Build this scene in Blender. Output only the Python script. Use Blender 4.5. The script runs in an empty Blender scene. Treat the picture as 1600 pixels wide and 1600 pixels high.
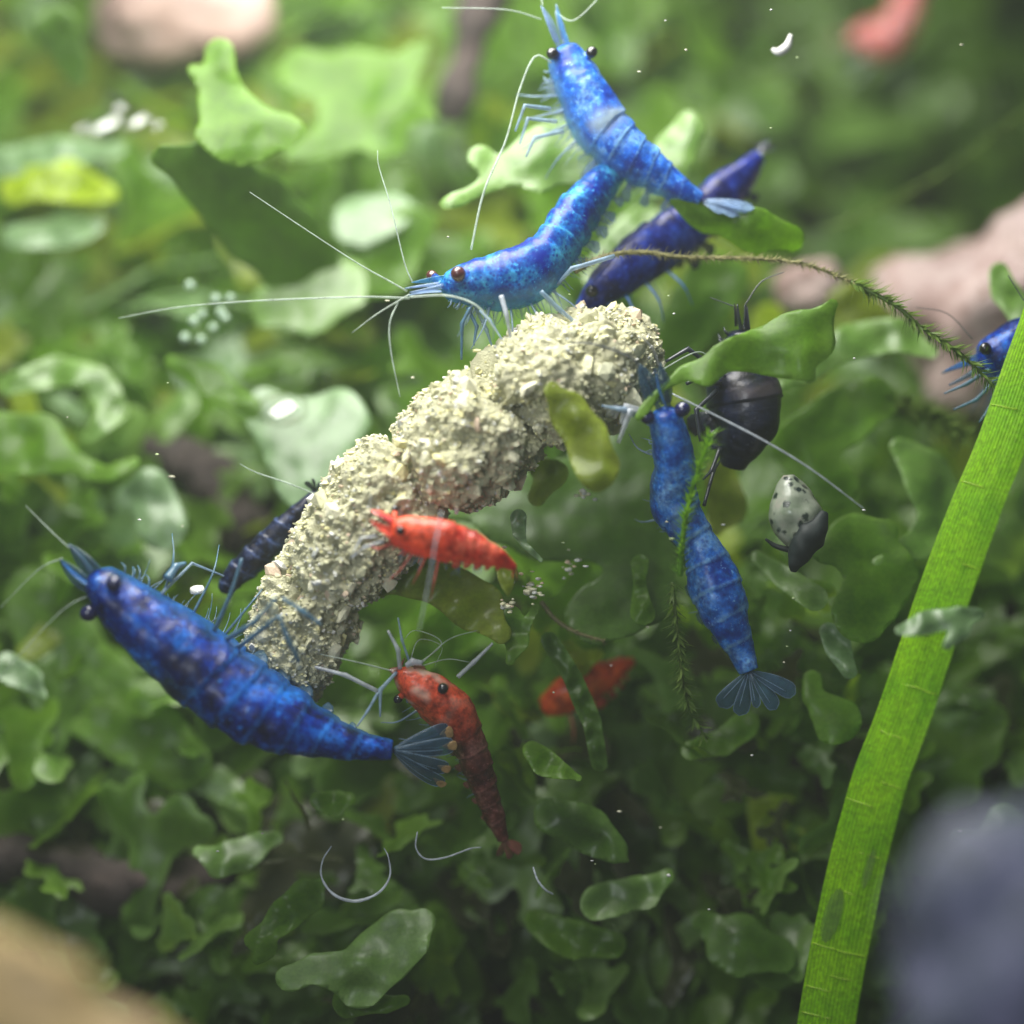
import bpy, math, random
import numpy as np
from mathutils import Vector, Matrix, noise

random.seed(7)
np.random.seed(7)
SC = bpy.context.scene
COL = SC.collection

# ------------------------------------------------------------------ camera
# One unit = one hundredth of the 1600 px frame at the plane of focus (about 3.6 mm).
PITCH = math.radians(28)
DIST = 40.0
HAZE = 0.0013
R_ = Vector((1, 0, 0))
F_ = Vector((0, math.cos(PITCH), -math.sin(PITCH)))
U_ = Vector((0, math.sin(PITCH), math.cos(PITCH)))
cam_d = bpy.data.cameras.new('camera')
cam = bpy.data.objects.new('camera', cam_d)
COL.objects.link(cam)
cam.location = -DIST * F_
cam.rotation_euler = (math.pi / 2 - PITCH, 0, 0)
cam_d.sensor_width = 36
cam_d.lens = 18 / (8.0 / DIST)
cam_d.clip_start = 0.5
cam_d.clip_end = 400
cam_d.dof.use_dof = True
cam_d.dof.focus_distance = DIST
cam_d.dof.aperture_fstop = (cam_d.lens / 1000) / 2.4
SC.camera = cam

# ------------------------------------------------------------------ world and lamps
w = bpy.data.worlds.new('World')
SC.world = w
w.use_nodes = True
w.node_tree.nodes['Background'].inputs[0].default_value = (0.80, 0.92, 1.0, 1)
w.node_tree.nodes['Background'].inputs[1].default_value = 0.115
SC.view_settings.view_transform = 'Standard'
SC.view_settings.look = 'None'
SC.view_settings.exposure = 0.0
SC.view_settings.gamma = 1.0


def lamp(name, loc, target, sx, sy, power, col):
    d = bpy.data.lights.new(name, 'AREA')
    d.shape = 'RECTANGLE'
    d.size, d.size_y, d.energy, d.color = sx, sy, power, col
    o = bpy.data.objects.new(name, d)
    COL.objects.link(o)
    o.location = loc
    o.rotation_euler = (Vector(target) - Vector(loc)).to_track_quat('-Z', 'Y').to_euler()
    return o


# the tank light hanging over the water, and an added soft fill from the camera side
lamp('aquarium_lamp', (-3.0, 5.0, 14.0), (-0.8, 3.6, 0), 17, 10, 10600, (1.0, 0.985, 0.93))
lamp('front_fill', (-16, -36, 26), (0, 0, 0), 14, 14, 6600, (0.90, 0.96, 1.0))
SC.cycles.max_bounces = 6
SC.cycles.transparent_max_bounces = 14
SC.cycles.adaptive_threshold = 0.02
SC.cycles.sample_clamp_indirect = 4.0


# ------------------------------------------------------------------ helpers
def P(px, py, d=0.0):
    s = (DIST + d) / DIST
    return R_ * ((px - 800) / 100 * s) + U_ * ((800 - py) / 100 * s) + F_ * d


def cdir(x, u, toward):
    return (R_ * x + U_ * u - F_ * toward).normalized()


def tag(o, label=None, cat=None, group=None, kind=None):
    if label: o['label'] = label
    if cat: o['category'] = cat
    if group: o['group'] = group
    if kind: o['kind'] = kind
    return o


def empty(name, loc, label, cat, group=None):
    o = bpy.data.objects.new(name, None)
    o.empty_display_size = 0.2
    COL.objects.link(o)
    o.location = loc
    return tag(o, label, cat, group)


def make(name, verts, faces, mat, parent=None, smooth=True, attrs=None, loc=None, mats=None, midx=None):
    """verts are world points; the object sits at loc (or at its parent's origin)."""
    V = np.array([tuple(v) for v in verts], dtype=np.float64).reshape(-1, 3)
    o_loc = Vector(loc) if loc is not None else Vector((0, 0, 0))
    org = parent_origin(parent) if parent is not None else o_loc
    V = V - np.array(org)
    me = bpy.data.meshes.new(name)
    me.from_pydata(V.tolist(), [], [tuple(f) for f in faces])
    for m in (mats or [mat]):
        me.materials.append(m)
    if smooth:
        me.polygons.foreach_set('use_smooth', [True] * len(me.polygons))
    if midx is not None:
        me.polygons.foreach_set('material_index', midx)
    if attrs:
        for k, a in attrs.items():
            at = me.attributes.new(k, 'FLOAT', 'POINT')
            at.data.foreach_set('value', np.asarray(a, dtype=np.float32))
    me.update()
    o = bpy.data.objects.new(name, me)
    COL.objects.link(o)
    if parent is not None:
        o.parent = parent
    else:
        o.location = o_loc
    return o


def parent_origin(p):
    v = Vector((0, 0, 0))
    while p is not None:
        v += p.location
        p = p.parent
    return v


def catmull(pts, n):
    """resample rows of numbers along a Catmull-Rom curve, n points, even in arc length"""
    A = np.array(pts, dtype=float)
    if len(A) == 2:
        t = np.linspace(0, 1, n)[:, None]
        return A[0] * (1 - t) + A[1] * t
    A = np.vstack([2 * A[0] - A[1], A, 2 * A[-1] - A[-2]])
    out = []
    for i in range(1, len(A) - 2):
        for t in np.linspace(0, 1, 24, endpoint=False):
            p0, p1, p2, p3 = A[i - 1], A[i], A[i + 1], A[i + 2]
            out.append(0.5 * ((2 * p1) + (-p0 + p2) * t + (2 * p0 - 5 * p1 + 4 * p2 - p3) * t * t
                              + (-p0 + 3 * p1 - 3 * p2 + p3) * t ** 3))
    out.append(A[-2])
    out = np.array(out)
    seg = np.linalg.norm(np.diff(out[:, :3], axis=0), axis=1)
    L = np.concatenate([[0], np.cumsum(seg)])
    q = np.linspace(0, L[-1], n)
    return np.stack([np.interp(q, L, out[:, k]) for k in range(out.shape[1])], axis=1)


class MB:
    def __init__(s):
        s.v, s.f, s.a, s.m = [], [], [], []

    def add(s, v, f, a=None, m=0):
        b = len(s.v)
        s.v += [tuple(x) for x in v]
        s.f += [tuple(i + b for i in q) for q in f]
        s.a += list(a) if a is not None else [0.0] * len(v)
        s.m += [m] * len(f)


def frames(C):
    T = np.gradient(C, axis=0)
    T /= np.linalg.norm(T, axis=1)[:, None] + 1e-9
    a = Vector((0.31, 0.52, 0.8))
    N = []
    n = a - a.dot(Vector(T[0])) * Vector(T[0])
    for t in T:
        t = Vector(t)
        n = n - n.dot(t) * t
        n.normalize()
        N.append((n.copy(), t.cross(n)))
    return T, N


def tube_geo(C, rad, n=7, cap=True):
    C = np.array([tuple(c) for c in C], dtype=float)
    T, N = frames(C)
    v, f = [], []
    for i in range(len(C)):
        a, b = N[i]
        c = Vector(C[i])
        for k in range(n):
            th = 2 * math.pi * k / n
            v.append(c + a * (rad[i] * math.cos(th)) + b * (rad[i] * math.sin(th)))
    for i in range(len(C) - 1):
        for k in range(n):
            k2 = (k + 1) % n
            f.append((i * n + k, i * n + k2, (i + 1) * n + k2, (i + 1) * n + k))
    if cap:
        f.append(tuple(range(n - 1, -1, -1)))
        f.append(tuple((len(C) - 1) * n + k for k in range(n)))
    return v, f


def px_curve(pts, n):
    """pts: (px,py,d[,r px]) -> world points and world radii"""
    A = np.array([tuple(p) if len(p) == 4 else tuple(p) + (1.0,) for p in pts], dtype=float)
    B = A.copy()
    B[:, 2] *= 100
    B = catmull(B, n)
    W = [P(b[0], b[1], b[2] / 100) for b in B]
    rad = [max(b[3], .35) / 100 for b in B]
    return W, rad


def sphere_geo(c, r, nu=14, nv=10, ax=None, stretch=1.0):
    c = Vector(c)
    v, f = [], []
    if ax is None:
        q = Matrix.Identity(3)
    else:
        q = Vector((0, 0, 1)).rotation_difference(Vector(ax)).to_matrix()
    for i in range(nv + 1):
        ph = math.pi * i / nv
        for k in range(nu):
            th = 2 * math.pi * k / nu
            v.append(c + q @ Vector((r * math.sin(ph) * math.cos(th), r * math.sin(ph) * math.sin(th),
                                     r * stretch * math.cos(ph))))
    for i in range(nv):
        for k in range(nu):
            f.append((i * nu + k, (i + 1) * nu + k, (i + 1) * nu + (k + 1) % nu, i * nu + (k + 1) % nu))
    return v, f


# ------------------------------------------------------------------ materials
def new_mat(name):
    m = bpy.data.materials.new(name)
    m.use_nodes = True
    nt = m.node_tree
    nt.nodes.clear()
    out = nt.nodes.new('ShaderNodeOutputMaterial')
    return m, nt, out


def nd(nt, typ, **kw):
    n = nt.nodes.new(typ)
    for k, val in kw.items():
        if k.startswith('i_'):
            key = k[2:]
            key = int(key) if key.isdigit() else key.replace('_', ' ')
            n.inputs[key].default_value = val
        else:
            setattr(n, k, val)
    return n


def c4(c):
    return (c[0], c[1], c[2], 1)


def ramp(nt, stops):
    n = nt.nodes.new('ShaderNodeValToRGB')
    e = n.color_ramp.elements
    while len(e) < len(stops):
        e.new(0.5)
    for i, (p, c) in enumerate(stops):
        e[i].position = p
        e[i].color = c4(c) if len(c) == 3 else c
    return n


def tex(nt, scale, detail=3, rough=0.55, coord='Object', obj_rand=False):
    tc = nt.nodes.new('ShaderNodeTexCoord')
    n = nd(nt, 'ShaderNodeTexNoise')
    n.inputs['Scale'].default_value = scale
    n.inputs['Detail'].default_value = detail
    n.inputs['Roughness'].default_value = rough
    nt.links.new(tc.outputs[coord], n.inputs['Vector'])
    return n


def mixc(nt, a, b, fac, mode='MIX'):
    n = nt.nodes.new('ShaderNodeMix')
    n.data_type = 'RGBA'
    n.blend_type = mode
    for val, i in ((fac, 0), (a, 6), (b, 7)):
        if hasattr(val, 'links') or isinstance(val, bpy.types.NodeSocket):
            nt.links.new(val, n.inputs[i])
        else:
            n.inputs[i].default_value = val if i == 0 else c4(val)
    return n.outputs[2]


def math_n(nt, op, a, b=None):
    n = nt.nodes.new('ShaderNodeMath')
    n.operation = op
    for i, val in enumerate((a, b)):
        if val is None: continue
        if isinstance(val, bpy.types.NodeSocket):
            nt.links.new(val, n.inputs[i])
        else:
            n.inputs[i].default_value = val
    return n.outputs[0]


def mix_sh(nt, a, b, fac):
    n = nt.nodes.new('ShaderNodeMixShader')
    if isinstance(fac, bpy.types.NodeSocket):
        nt.links.new(fac, n.inputs[0])
    else:
        n.inputs[0].default_value = fac
    nt.links.new(a, n.inputs[1])
    nt.links.new(b, n.inputs[2])
    return n.outputs[0]


def leaf_mat(name, c0, c1, trans, tfac=0.56, rough=0.5, spec=0.25, coat=0.5, alpha=0.10):
    m, nt, out = new_mat(name)
    n1 = tex(nt, 1.3, 3)
    n2 = tex(nt, 16.0, 5, 0.7)
    n3 = tex(nt, 3.2, 5, 0.6)
    at = nd(nt, 'ShaderNodeAttribute', attribute_name='tint')
    f1 = ramp(nt, [(0.3, c0), (0.72, c1)])
    nt.links.new(n1.outputs[0], f1.inputs[0])
    col = mixc(nt, f1.outputs[0], [min(1, x * 1.5 + .05) for x in c1], math_n(nt, 'MULTIPLY', at.outputs['Fac'], 0.9))
    r2 = ramp(nt, [(0.3, (0.82, 0.84, 0.8)), (0.7, (1.12, 1.1, 1.12))])
    nt.links.new(n2.outputs[0], r2.inputs[0])
    r3 = ramp(nt, [(0.30, (0.84, 0.82, 0.8)), (0.70, (1.14, 1.14, 1.1))])
    nt.links.new(n3.outputs[0], r3.inputs[0])
    var = mixc(nt, r2.outputs[0], r3.outputs[0], 1.0, 'MULTIPLY')
    col = mixc(nt, col, var, 1.0, 'MULTIPLY')
    pb = nd(nt, 'ShaderNodeBsdfPrincipled')
    pb.inputs['Roughness'].default_value = rough
    pb.inputs['Specular IOR Level'].default_value = spec
    pb.inputs['Coat Weight'].default_value = coat
    pb.inputs['Coat Roughness'].default_value = 0.24
    pb.inputs['Coat IOR'].default_value = 1.42
    nt.links.new(col, pb.inputs['Base Color'])
    bp = nd(nt, 'ShaderNodeBump')
    bp.inputs['Strength'].default_value = 0.30
    bp.inputs['Distance'].default_value = 0.04
    n4 = tex(nt, 7.0, 5, 0.6)
    nt.links.new(n4.outputs[0], bp.inputs['Height'])
    nt.links.new(bp.outputs[0], pb.inputs['Normal'])
    tr = nd(nt, 'ShaderNodeBsdfTranslucent')
    nt.links.new(mixc(nt, trans, var, 1.0, 'MULTIPLY'), tr.inputs[0])
    sh = mix_sh(nt, pb.outputs[0], tr.outputs[0], tfac)
    if alpha > 0:
        tp = nd(nt, 'ShaderNodeBsdfTransparent')
        tp.inputs[0].default_value = c4([min(1, x * .6 + .35) for x in trans])
        sh = mix_sh(nt, sh, tp.outputs[0], alpha)
    nt.links.new(sh, out.inputs[0])
    return m


LEAF = {
    'green': leaf_mat('leaf_green', (0.062, 0.150, 0.006), (0.118, 0.235, 0.012), (0.38, 0.62, 0.025)),
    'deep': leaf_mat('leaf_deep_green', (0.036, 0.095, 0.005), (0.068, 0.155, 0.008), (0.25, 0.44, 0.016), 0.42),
    'olive': leaf_mat('leaf_olive', (0.11, 0.155, 0.006), (0.17, 0.22, 0.010), (0.55, 0.66, 0.02), 0.5),
    'pale': leaf_mat('leaf_young', (0.09, 0.20, 0.022), (0.15, 0.27, 0.05), (0.36, 0.60, 0.07), 0.45, 0.42, 0.8, 0.35, 0.06),
    'mint': leaf_mat('leaf_mint', (0.12, 0.22, 0.085), (0.18, 0.29, 0.14), (0.30, 0.50, 0.17), 0.42, 0.42, 0.8, 0.35, 0.10),
    'old': leaf_mat('leaf_shade_brown', (0.022, 0.034, 0.010), (0.045, 0.050, 0.014), (0.10, 0.11, 0.02), 0.3),  # dark brown tone that paints in the shade among the lower plants
    'yellow': leaf_mat('leaf_yellow', (0.20, 0.29, 0.008), (0.30, 0.39, 0.012), (0.70, 0.85, 0.03), 0.5),
}


def stone_mat(name, stops, scale=0.6, rough=0.8, bump=0.4):
    m, nt, out = new_mat(name)
    n1 = tex(nt, scale, 6, 0.6)
    r = ramp(nt, stops)
    nt.links.new(n1.outputs[0], r.inputs[0])
    pb = nd(nt, 'ShaderNodeBsdfPrincipled')
    pb.inputs['Roughness'].default_value = rough
    nt.links.new(r.outputs[0], pb.inputs['Base Color'])
    n2 = tex(nt, scale * 7, 6, 0.65)
    bp = nd(nt, 'ShaderNodeBump')
    bp.inputs['Strength'].default_value = bump
    bp.inputs['Distance'].default_value = 0.12
    nt.links.new(n2.outputs[0], bp.inputs['Height'])
    nt.links.new(bp.outputs[0], pb.inputs['Normal'])
    nt.links.new(pb.outputs[0], out.inputs[0])
    return m


def shrimp_mat(name, dark, mid, light, scale=2.2, clear=0.0, rough=0.36, edge=0.35, belly=None, saddle=None, speck=0.5, head=None, belly_clear=0.0):
    m, nt, out = new_mat(name)
    n1 = tex(nt, scale, 6, 0.68)
    r1 = ramp(nt, [(0.39, dark), (0.50, mid), (0.655, light)])
    nt.links.new(n1.outputs[0], r1.inputs[0])
    col = r1.outputs[0]
    n5 = tex(nt, scale * 3.1, 6, 0.7)
    r5 = ramp(nt, [(0.34, (0.35, 0.35, 0.45)), (0.52, (1, 1, 1)), (0.68, (1.35, 1.6, 1.6))])
    nt.links.new(n5.outputs[0], r5.inputs[0])
    col = mixc(nt, col, r5.outputs[0], 0.85, 'MULTIPLY')
    sp = nd(nt, 'ShaderNodeAttribute', attribute_name='along')
    if head:
        rh = ramp(nt, [(0.30, (1, 1, 1)), (0.50, (0, 0, 0))])
        nt.links.new(sp.outputs['Fac'], rh.inputs[0])
        hc = mixc(nt, head, r5.outputs[0], 1.0, 'MULTIPLY')
        col = mixc(nt, col, hc, rh.outputs[0])
    tc = nt.nodes.new('ShaderNodeTexCoord')
    vo = nd(nt, 'ShaderNodeTexVoronoi')
    vo.inputs['Scale'].default_value = scale * 6.5
    nt.links.new(tc.outputs['Object'], vo.inputs['Vector'])
    rs = ramp(nt, [(0.18, (1, 1, 1)), (0.46, (0, 0, 0))])
    nt.links.new(vo.outputs[0], rs.inputs[0])
    col = mixc(nt, col, dark, math_n(nt, 'MULTIPLY', rs.outputs[0], speck))
    n4 = tex(nt, scale * 6.2, 3, 0.7)
    rp = ramp(nt, [(0.62, (0, 0, 0)), (0.70, (1, 1, 1))])
    nt.links.new(n4.outputs[0], rp.inputs[0])
    chip = [min(1, x * 1.3 + .03) for x in light]
    col = mixc(nt, col, chip, math_n(nt, 'MULTIPLY', rp.outputs[0], 0.7))
    fr = nd(nt, 'ShaderNodeAttribute', attribute_name='edge')
    re_ = ramp(nt, [(0.40, (0, 0, 0)), (0.58, (1, 1, 1))])
    nt.links.new(n1.outputs[0], re_.inputs[0])
    ef = math_n(nt, 'MULTIPLY', math_n(nt, 'MULTIPLY', fr.outputs['Fac'], edge), math_n(nt, 'ADD', re_.outputs[0], .15))
    col = mixc(nt, col, chip, ef)
    if saddle:
        sa = nd(nt, 'ShaderNodeAttribute', attribute_name='saddle')
        col = mixc(nt, col, saddle, math_n(nt, 'MULTIPLY', sa.outputs['Fac'], 0.9))
    dv = nd(nt, 'ShaderNodeAttribute', attribute_name='dors')
    rb = ramp(nt, [(0.05, (1, 1, 1)), (0.50, (0, 0, 0))])
    nt.links.new(dv.outputs['Fac'], rb.inputs[0])
    if belly:
        col = mixc(nt, col, belly, math_n(nt, 'MULTIPLY', rb.outputs[0], 0.8))
    pb = nd(nt, 'ShaderNodeBsdfPrincipled')
    nt.links.new(col, pb.inputs['Base Color'])
    pb.inputs['Roughness'].default_value = rough
    pb.inputs['Specular IOR Level'].default_value = 0.45
    pb.inputs['Coat Weight'].default_value = 0.32
    pb.inputs['Coat Roughness'].default_value = 0.10
    pb.inputs['Coat Tint'].default_value = (1, .95, .98, 1)
    pb.inputs['Subsurface Weight'].default_value = 0.30
    pb.inputs['Subsurface Radius'].default_value = (.3, .5, 1.0)
    pb.inputs['Subsurface Scale'].default_value = 0.16
    bp = nd(nt, 'ShaderNodeBump')
    bp.inputs['Strength'].default_value = 0.40
    bp.inputs['Distance'].default_value = 0.04
    n3 = tex(nt, scale * 5, 6, 0.68)
    nt.links.new(n3.outputs[0], bp.inputs['Height'])
    nt.links.new(bp.outputs[0], pb.inputs['Normal'])
    bc = nd(nt, 'ShaderNodeBump')
    bc.inputs['Strength'].default_value = 0.22
    bc.inputs['Distance'].default_value = 0.03
    n7 = tex(nt, scale * 8, 4, 0.6)
    nt.links.new(n7.outputs[0], bc.inputs['Height'])
    nt.links.new(bc.outputs[0], pb.inputs['Coat Normal'])
    tr = nd(nt, 'ShaderNodeBsdfTranslucent')
    nt.links.new(mixc(nt, col, (1.15, 1.15, 1.15), 1.0, 'MULTIPLY'), tr.inputs[0])
    sh = mix_sh(nt, pb.outputs[0], tr.outputs[0], 0.3)
    if clear > 0 or belly_clear > 0:
        tp = nd(nt, 'ShaderNodeBsdfTransparent')
        tp.inputs[0].default_value = c4([.55 + .45 * min(1, x * 1.4) for x in light])
        rc = ramp(nt, [(0.40, (.25, .25, .25)), (0.64, (1, 1, 1))])
        n6 = tex(nt, scale * 1.3, 4, 0.6)
        nt.links.new(n6.outputs[0], rc.inputs[0])
        f = math_n(nt, 'MULTIPLY', rc.outputs[0], clear)
        f = math_n(nt, 'ADD', f, math_n(nt, 'MULTIPLY', rb.outputs[0], belly_clear))
        sh = mix_sh(nt, sh, tp.outputs[0], f)
    nt.links.new(sh, out.inputs[0])
    return m


def clear_mat(name, col, alpha, rough=0.25, tint=None, spec=0.6):
    """thin see-through skin: fins, feet, feelers"""
    m, nt, out = new_mat(name)
    n1 = tex(nt, 8, 3)
    r = ramp(nt, [(0.3, [x * 0.65 for x in col]), (0.7, [min(1, x * 1.25) for x in col])])
    nt.links.new(n1.outputs[0], r.inputs[0])
    pb = nd(nt, 'ShaderNodeBsdfPrincipled')
    nt.links.new(r.outputs[0], pb.inputs['Base Color'])
    pb.inputs['Roughness'].default_value = rough
    pb.inputs['Specular IOR Level'].default_value = spec
    tp = nd(nt, 'ShaderNodeBsdfTransparent')
    tp.inputs[0].default_value = c4(tint or (1, 1, 1))
    sh = mix_sh(nt, pb.outputs[0], tp.outputs[0], alpha)
    nt.links.new(sh, out.inputs[0])
    return m


def plain_mat(name, col, rough=0.5, spec=0.5, coat=0.0):
    m, nt, out = new_mat(name)
    n1 = tex(nt, 10, 3)
    r = ramp(nt, [(0.3, [x * 0.75 for x in col]), (0.7, [min(1, x * 1.2) for x in col])])
    nt.links.new(n1.outputs[0], r.inputs[0])
    pb = nd(nt, 'ShaderNodeBsdfPrincipled')
    nt.links.new(r.outputs[0], pb.inputs['Base Color'])
    pb.inputs['Roughness'].default_value = rough
    pb.inputs['Specular IOR Level'].default_value = spec
    pb.inputs['Coat Weight'].default_value = coat
    nt.links.new(pb.outputs[0], out.inputs[0])
    return m


# ------------------------------------------------------------------ the planted bank
def hill(px, py):
    """depth behind the plane of focus of the plant cover at a frame position"""
    v = (800 - py) / 100.0
    u = (px - 800) / 100.0
    d = 4.4 + 0.52 * v + 0.018 * v * v
    d = max(d, 2.7)
    d += 1.3 * max(0, u - 1.2) * max(0, min(1, (v - .5) / 4))
    d += 0.9 * noise.noise(Vector((u * 0.35, v * 0.35, 3.1)))
    return max(d, 2.4)


m_soil = stone_mat('aquarium_soil', [(0.3, (0.018, 0.014, 0.008)), (0.6, (0.045, 0.036, 0.016)), (0.8, (0.07, 0.07, 0.025))], 0.9, 0.9, 0.7)
vs, fs = [], []
NX, NY = 60, 60
for j in range(NY):
    for i in range(NX):
        px = -900 + 3400 * i / (NX - 1)
        py = 2000 - 2500 * j / (NY - 1)
        pp = P(px, py, hill(px, py) + 2.6)
        vs.append(pp)
for j in range(NY - 1):
    for i in range(NX - 1):
        a = j * NX + i
        fs.append((a, a + 1, a + NX + 1, a + NX))
tag(make('substrate_bank', vs, fs, m_soil), kind='structure')
zf = -13.5
tag(make('tank_floor', [(-60, -34, zf), (60, -34, zf), (60, 60, zf), (-60, 60, zf)], [(0, 1, 2, 3)], m_soil), kind='structure')
m_back = plain_mat('tank_back', (0.03, 0.06, 0.03), 0.6)
tag(make('tank_back_wall', [(-60, 34, zf), (60, 34, zf), (60, 34, 30), (-60, 34, 30)], [(0, 1, 2, 3)], m_back), kind='structure')


# the slightly milky tank water and the air in front of it
hz, hnt, hout = new_mat('haze')
hv = hnt.nodes.new('ShaderNodeVolumePrincipled')
hv.inputs['Color'].default_value = (0.90, 0.97, 0.88, 1)
hv.inputs['Density'].default_value = HAZE
hv.inputs['Anisotropy'].default_value = 0.25
hnt.links.new(hv.outputs[0], hout.inputs['Volume'])
x0, x1, y0, y1, z0, z1 = -66, 66, -44, 64, zf - 1, 31
bv = [(x, y, z) for x in (x0, x1) for y in (y0, y1) for z in (z0, z1)]
tag(make('haze', bv, [(0, 1, 3, 2), (4, 6, 7, 5), (0, 4, 5, 1), (2, 3, 7, 6), (0, 2, 6, 4), (1, 5, 7, 3)], hz, None, False), kind='stuff')


# ------------------------------------------------------------------ fronds (filled outlines from strokes)
def frond_geo(strokes, cell, k=9.0, wob=3.0, seed=0):
    """marching squares over a smooth union of tapered strokes: 2D points, faces, distance from the rim"""
    pts = np.array([p for s in strokes for p in s], dtype=float)
    mg = cell * 2
    x0, x1 = (pts[:, 0] - pts[:, 2]).min() - mg, (pts[:, 0] + pts[:, 2]).max() + mg
    y0, y1 = (pts[:, 1] - pts[:, 2]).min() - mg, (pts[:, 1] + pts[:, 2]).max() + mg
    nx, ny = int((x1 - x0) / cell) + 2, int((y1 - y0) / cell) + 2
    X, Y = np.meshgrid(x0 + cell * np.arange(nx), y0 + cell * np.arange(ny))
    acc = None
    for s in strokes:
        best = np.full(X.shape, -1e9)
        for (ax, ay, ar), (bx, by, br) in zip(s[:-1], s[1:]):
            dx, dy = bx - ax, by - ay
            t = np.clip(((X - ax) * dx + (Y - ay) * dy) / (dx * dx + dy * dy + 1e-9), 0, 1)
            best = np.maximum(best, ar + (br - ar) * t - np.hypot(X - ax - dx * t, Y - ay - dy * t))
        e = np.exp(np.clip(best / k, -50, 50))
        acc = e if acc is None else acc + e
    fld = k * np.log(acc + 1e-30)
    rr = random.Random(seed)
    for _ in range(4):
        a, b, ph = rr.uniform(-.09, .09), rr.uniform(-.09, .09), rr.uniform(0, 6)
        fld = fld + wob * 0.6 * np.sin(a * X + b * Y + ph)
    fld = fld - 0.01
    V, keys, faces, rim = [], {}, [], []

    def vid(key, x, y, f):
        if key not in keys:
            keys[key] = len(V)
            V.append((x, y))
            rim.append(f)
        return keys[key]
    ins = fld > 0
    ci = ins[:-1, :-1].astype(int) + ins[1:, :-1] + ins[:-1, 1:] + ins[1:, 1:]
    for j, i in zip(*np.nonzero(ci)):
        cs = [(j, i), (j, i + 1), (j + 1, i + 1), (j + 1, i)]
        poly = []
        for q in range(4):
            a, b = cs[q], cs[(q + 1) % 4]
            fa, fb = fld[a], fld[b]
            if fa > 0:
                poly.append(vid(a, X[a], Y[a], fa))
            if (fa > 0) != (fb > 0):
                t = fa / (fa - fb)
                key = (min(a, b), max(a, b), 'e')
                poly.append(vid(key, X[a] + (X[b] - X[a]) * t, Y[a] + (Y[b] - Y[a]) * t, 0.0))
        if len(poly) >= 3:
            faces.append(tuple(poly))
    return V, faces, rim


def frond(label, strokes, d, mat, gx=0.0, gy=0.5, wave=0.15, cup=0.045, cell=None, wob=2.5, name='liverwort_frond', cat='aquatic plant', seed=None,
          thick=None):
    seed = seed if seed is not None else int(abs(strokes[0][0][0] * 7 + strokes[0][0][1] * 13))
    pts = np.array([p for s in strokes for p in s], dtype=float)
    rmax = pts[:, 2].max()
    cell = cell or max(2.6, min(9, rmax / 5.5))
    V, F, rim = frond_geo(strokes, cell, max(3, rmax * .18), min(wob, rmax * .12), seed)
    cx, cy = pts[:, 0].mean(), pts[:, 1].mean()
    s = (DIST + d) / DIST
    W = []
    sc = max(0.5, 60 / max(rmax, 12))
    for (x, y), f in zip(V, rim):
        u, v = (x - cx) / 100, (cy - y) / 100
        dd = d + gx * u + gy * v
        dd += wave * noise.noise(Vector((u * 1.1 * sc, v * 1.1 * sc, seed * .37))) * min(1.5, rmax / 35 + .3)
        dd += wave * .35 * noise.noise(Vector((u * 3.4, v * 3.4, seed * .11 + 5)))
        # rounded, slightly cushioned surface: the rim rolls back
        w_ = max(5, rmax * .33)
        dd += cup * math.exp(-f / w_) * rmax / 45
        W.append(P(x, y, dd))
    loc = P(cx, cy, d)
    tint = [max(0, 1 - f / max(6, rmax * .5)) * .6 for f in rim]
    t = (thick if thick is not None else max(0.010, min(.022, rmax / 2600)))
    # give the blade its thickness: a back skin joined to the front along the rim
    n = len(W)
    W2 = [p + F_ * (t * min(1.0, (f / 6.0)) + 0.006) for p, f in zip(W, rim)]
    edges = {}
    for q in F:
        for a, b in zip(q, q[1:] + q[:1]):
            edges[(a, b)] = edges.get((a, b), 0) + 1
    side = [(b, a, a + n, b + n) for (a, b) in edges if (b, a) not in edges]
    faces = list(F) + [tuple(i + n for i in reversed(q)) for q in F] + side
    o = make(name, W + W2, faces, LEAF[mat], None, True, {'tint': tint + tint}, loc)
    return tag(o, label, cat)


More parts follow.
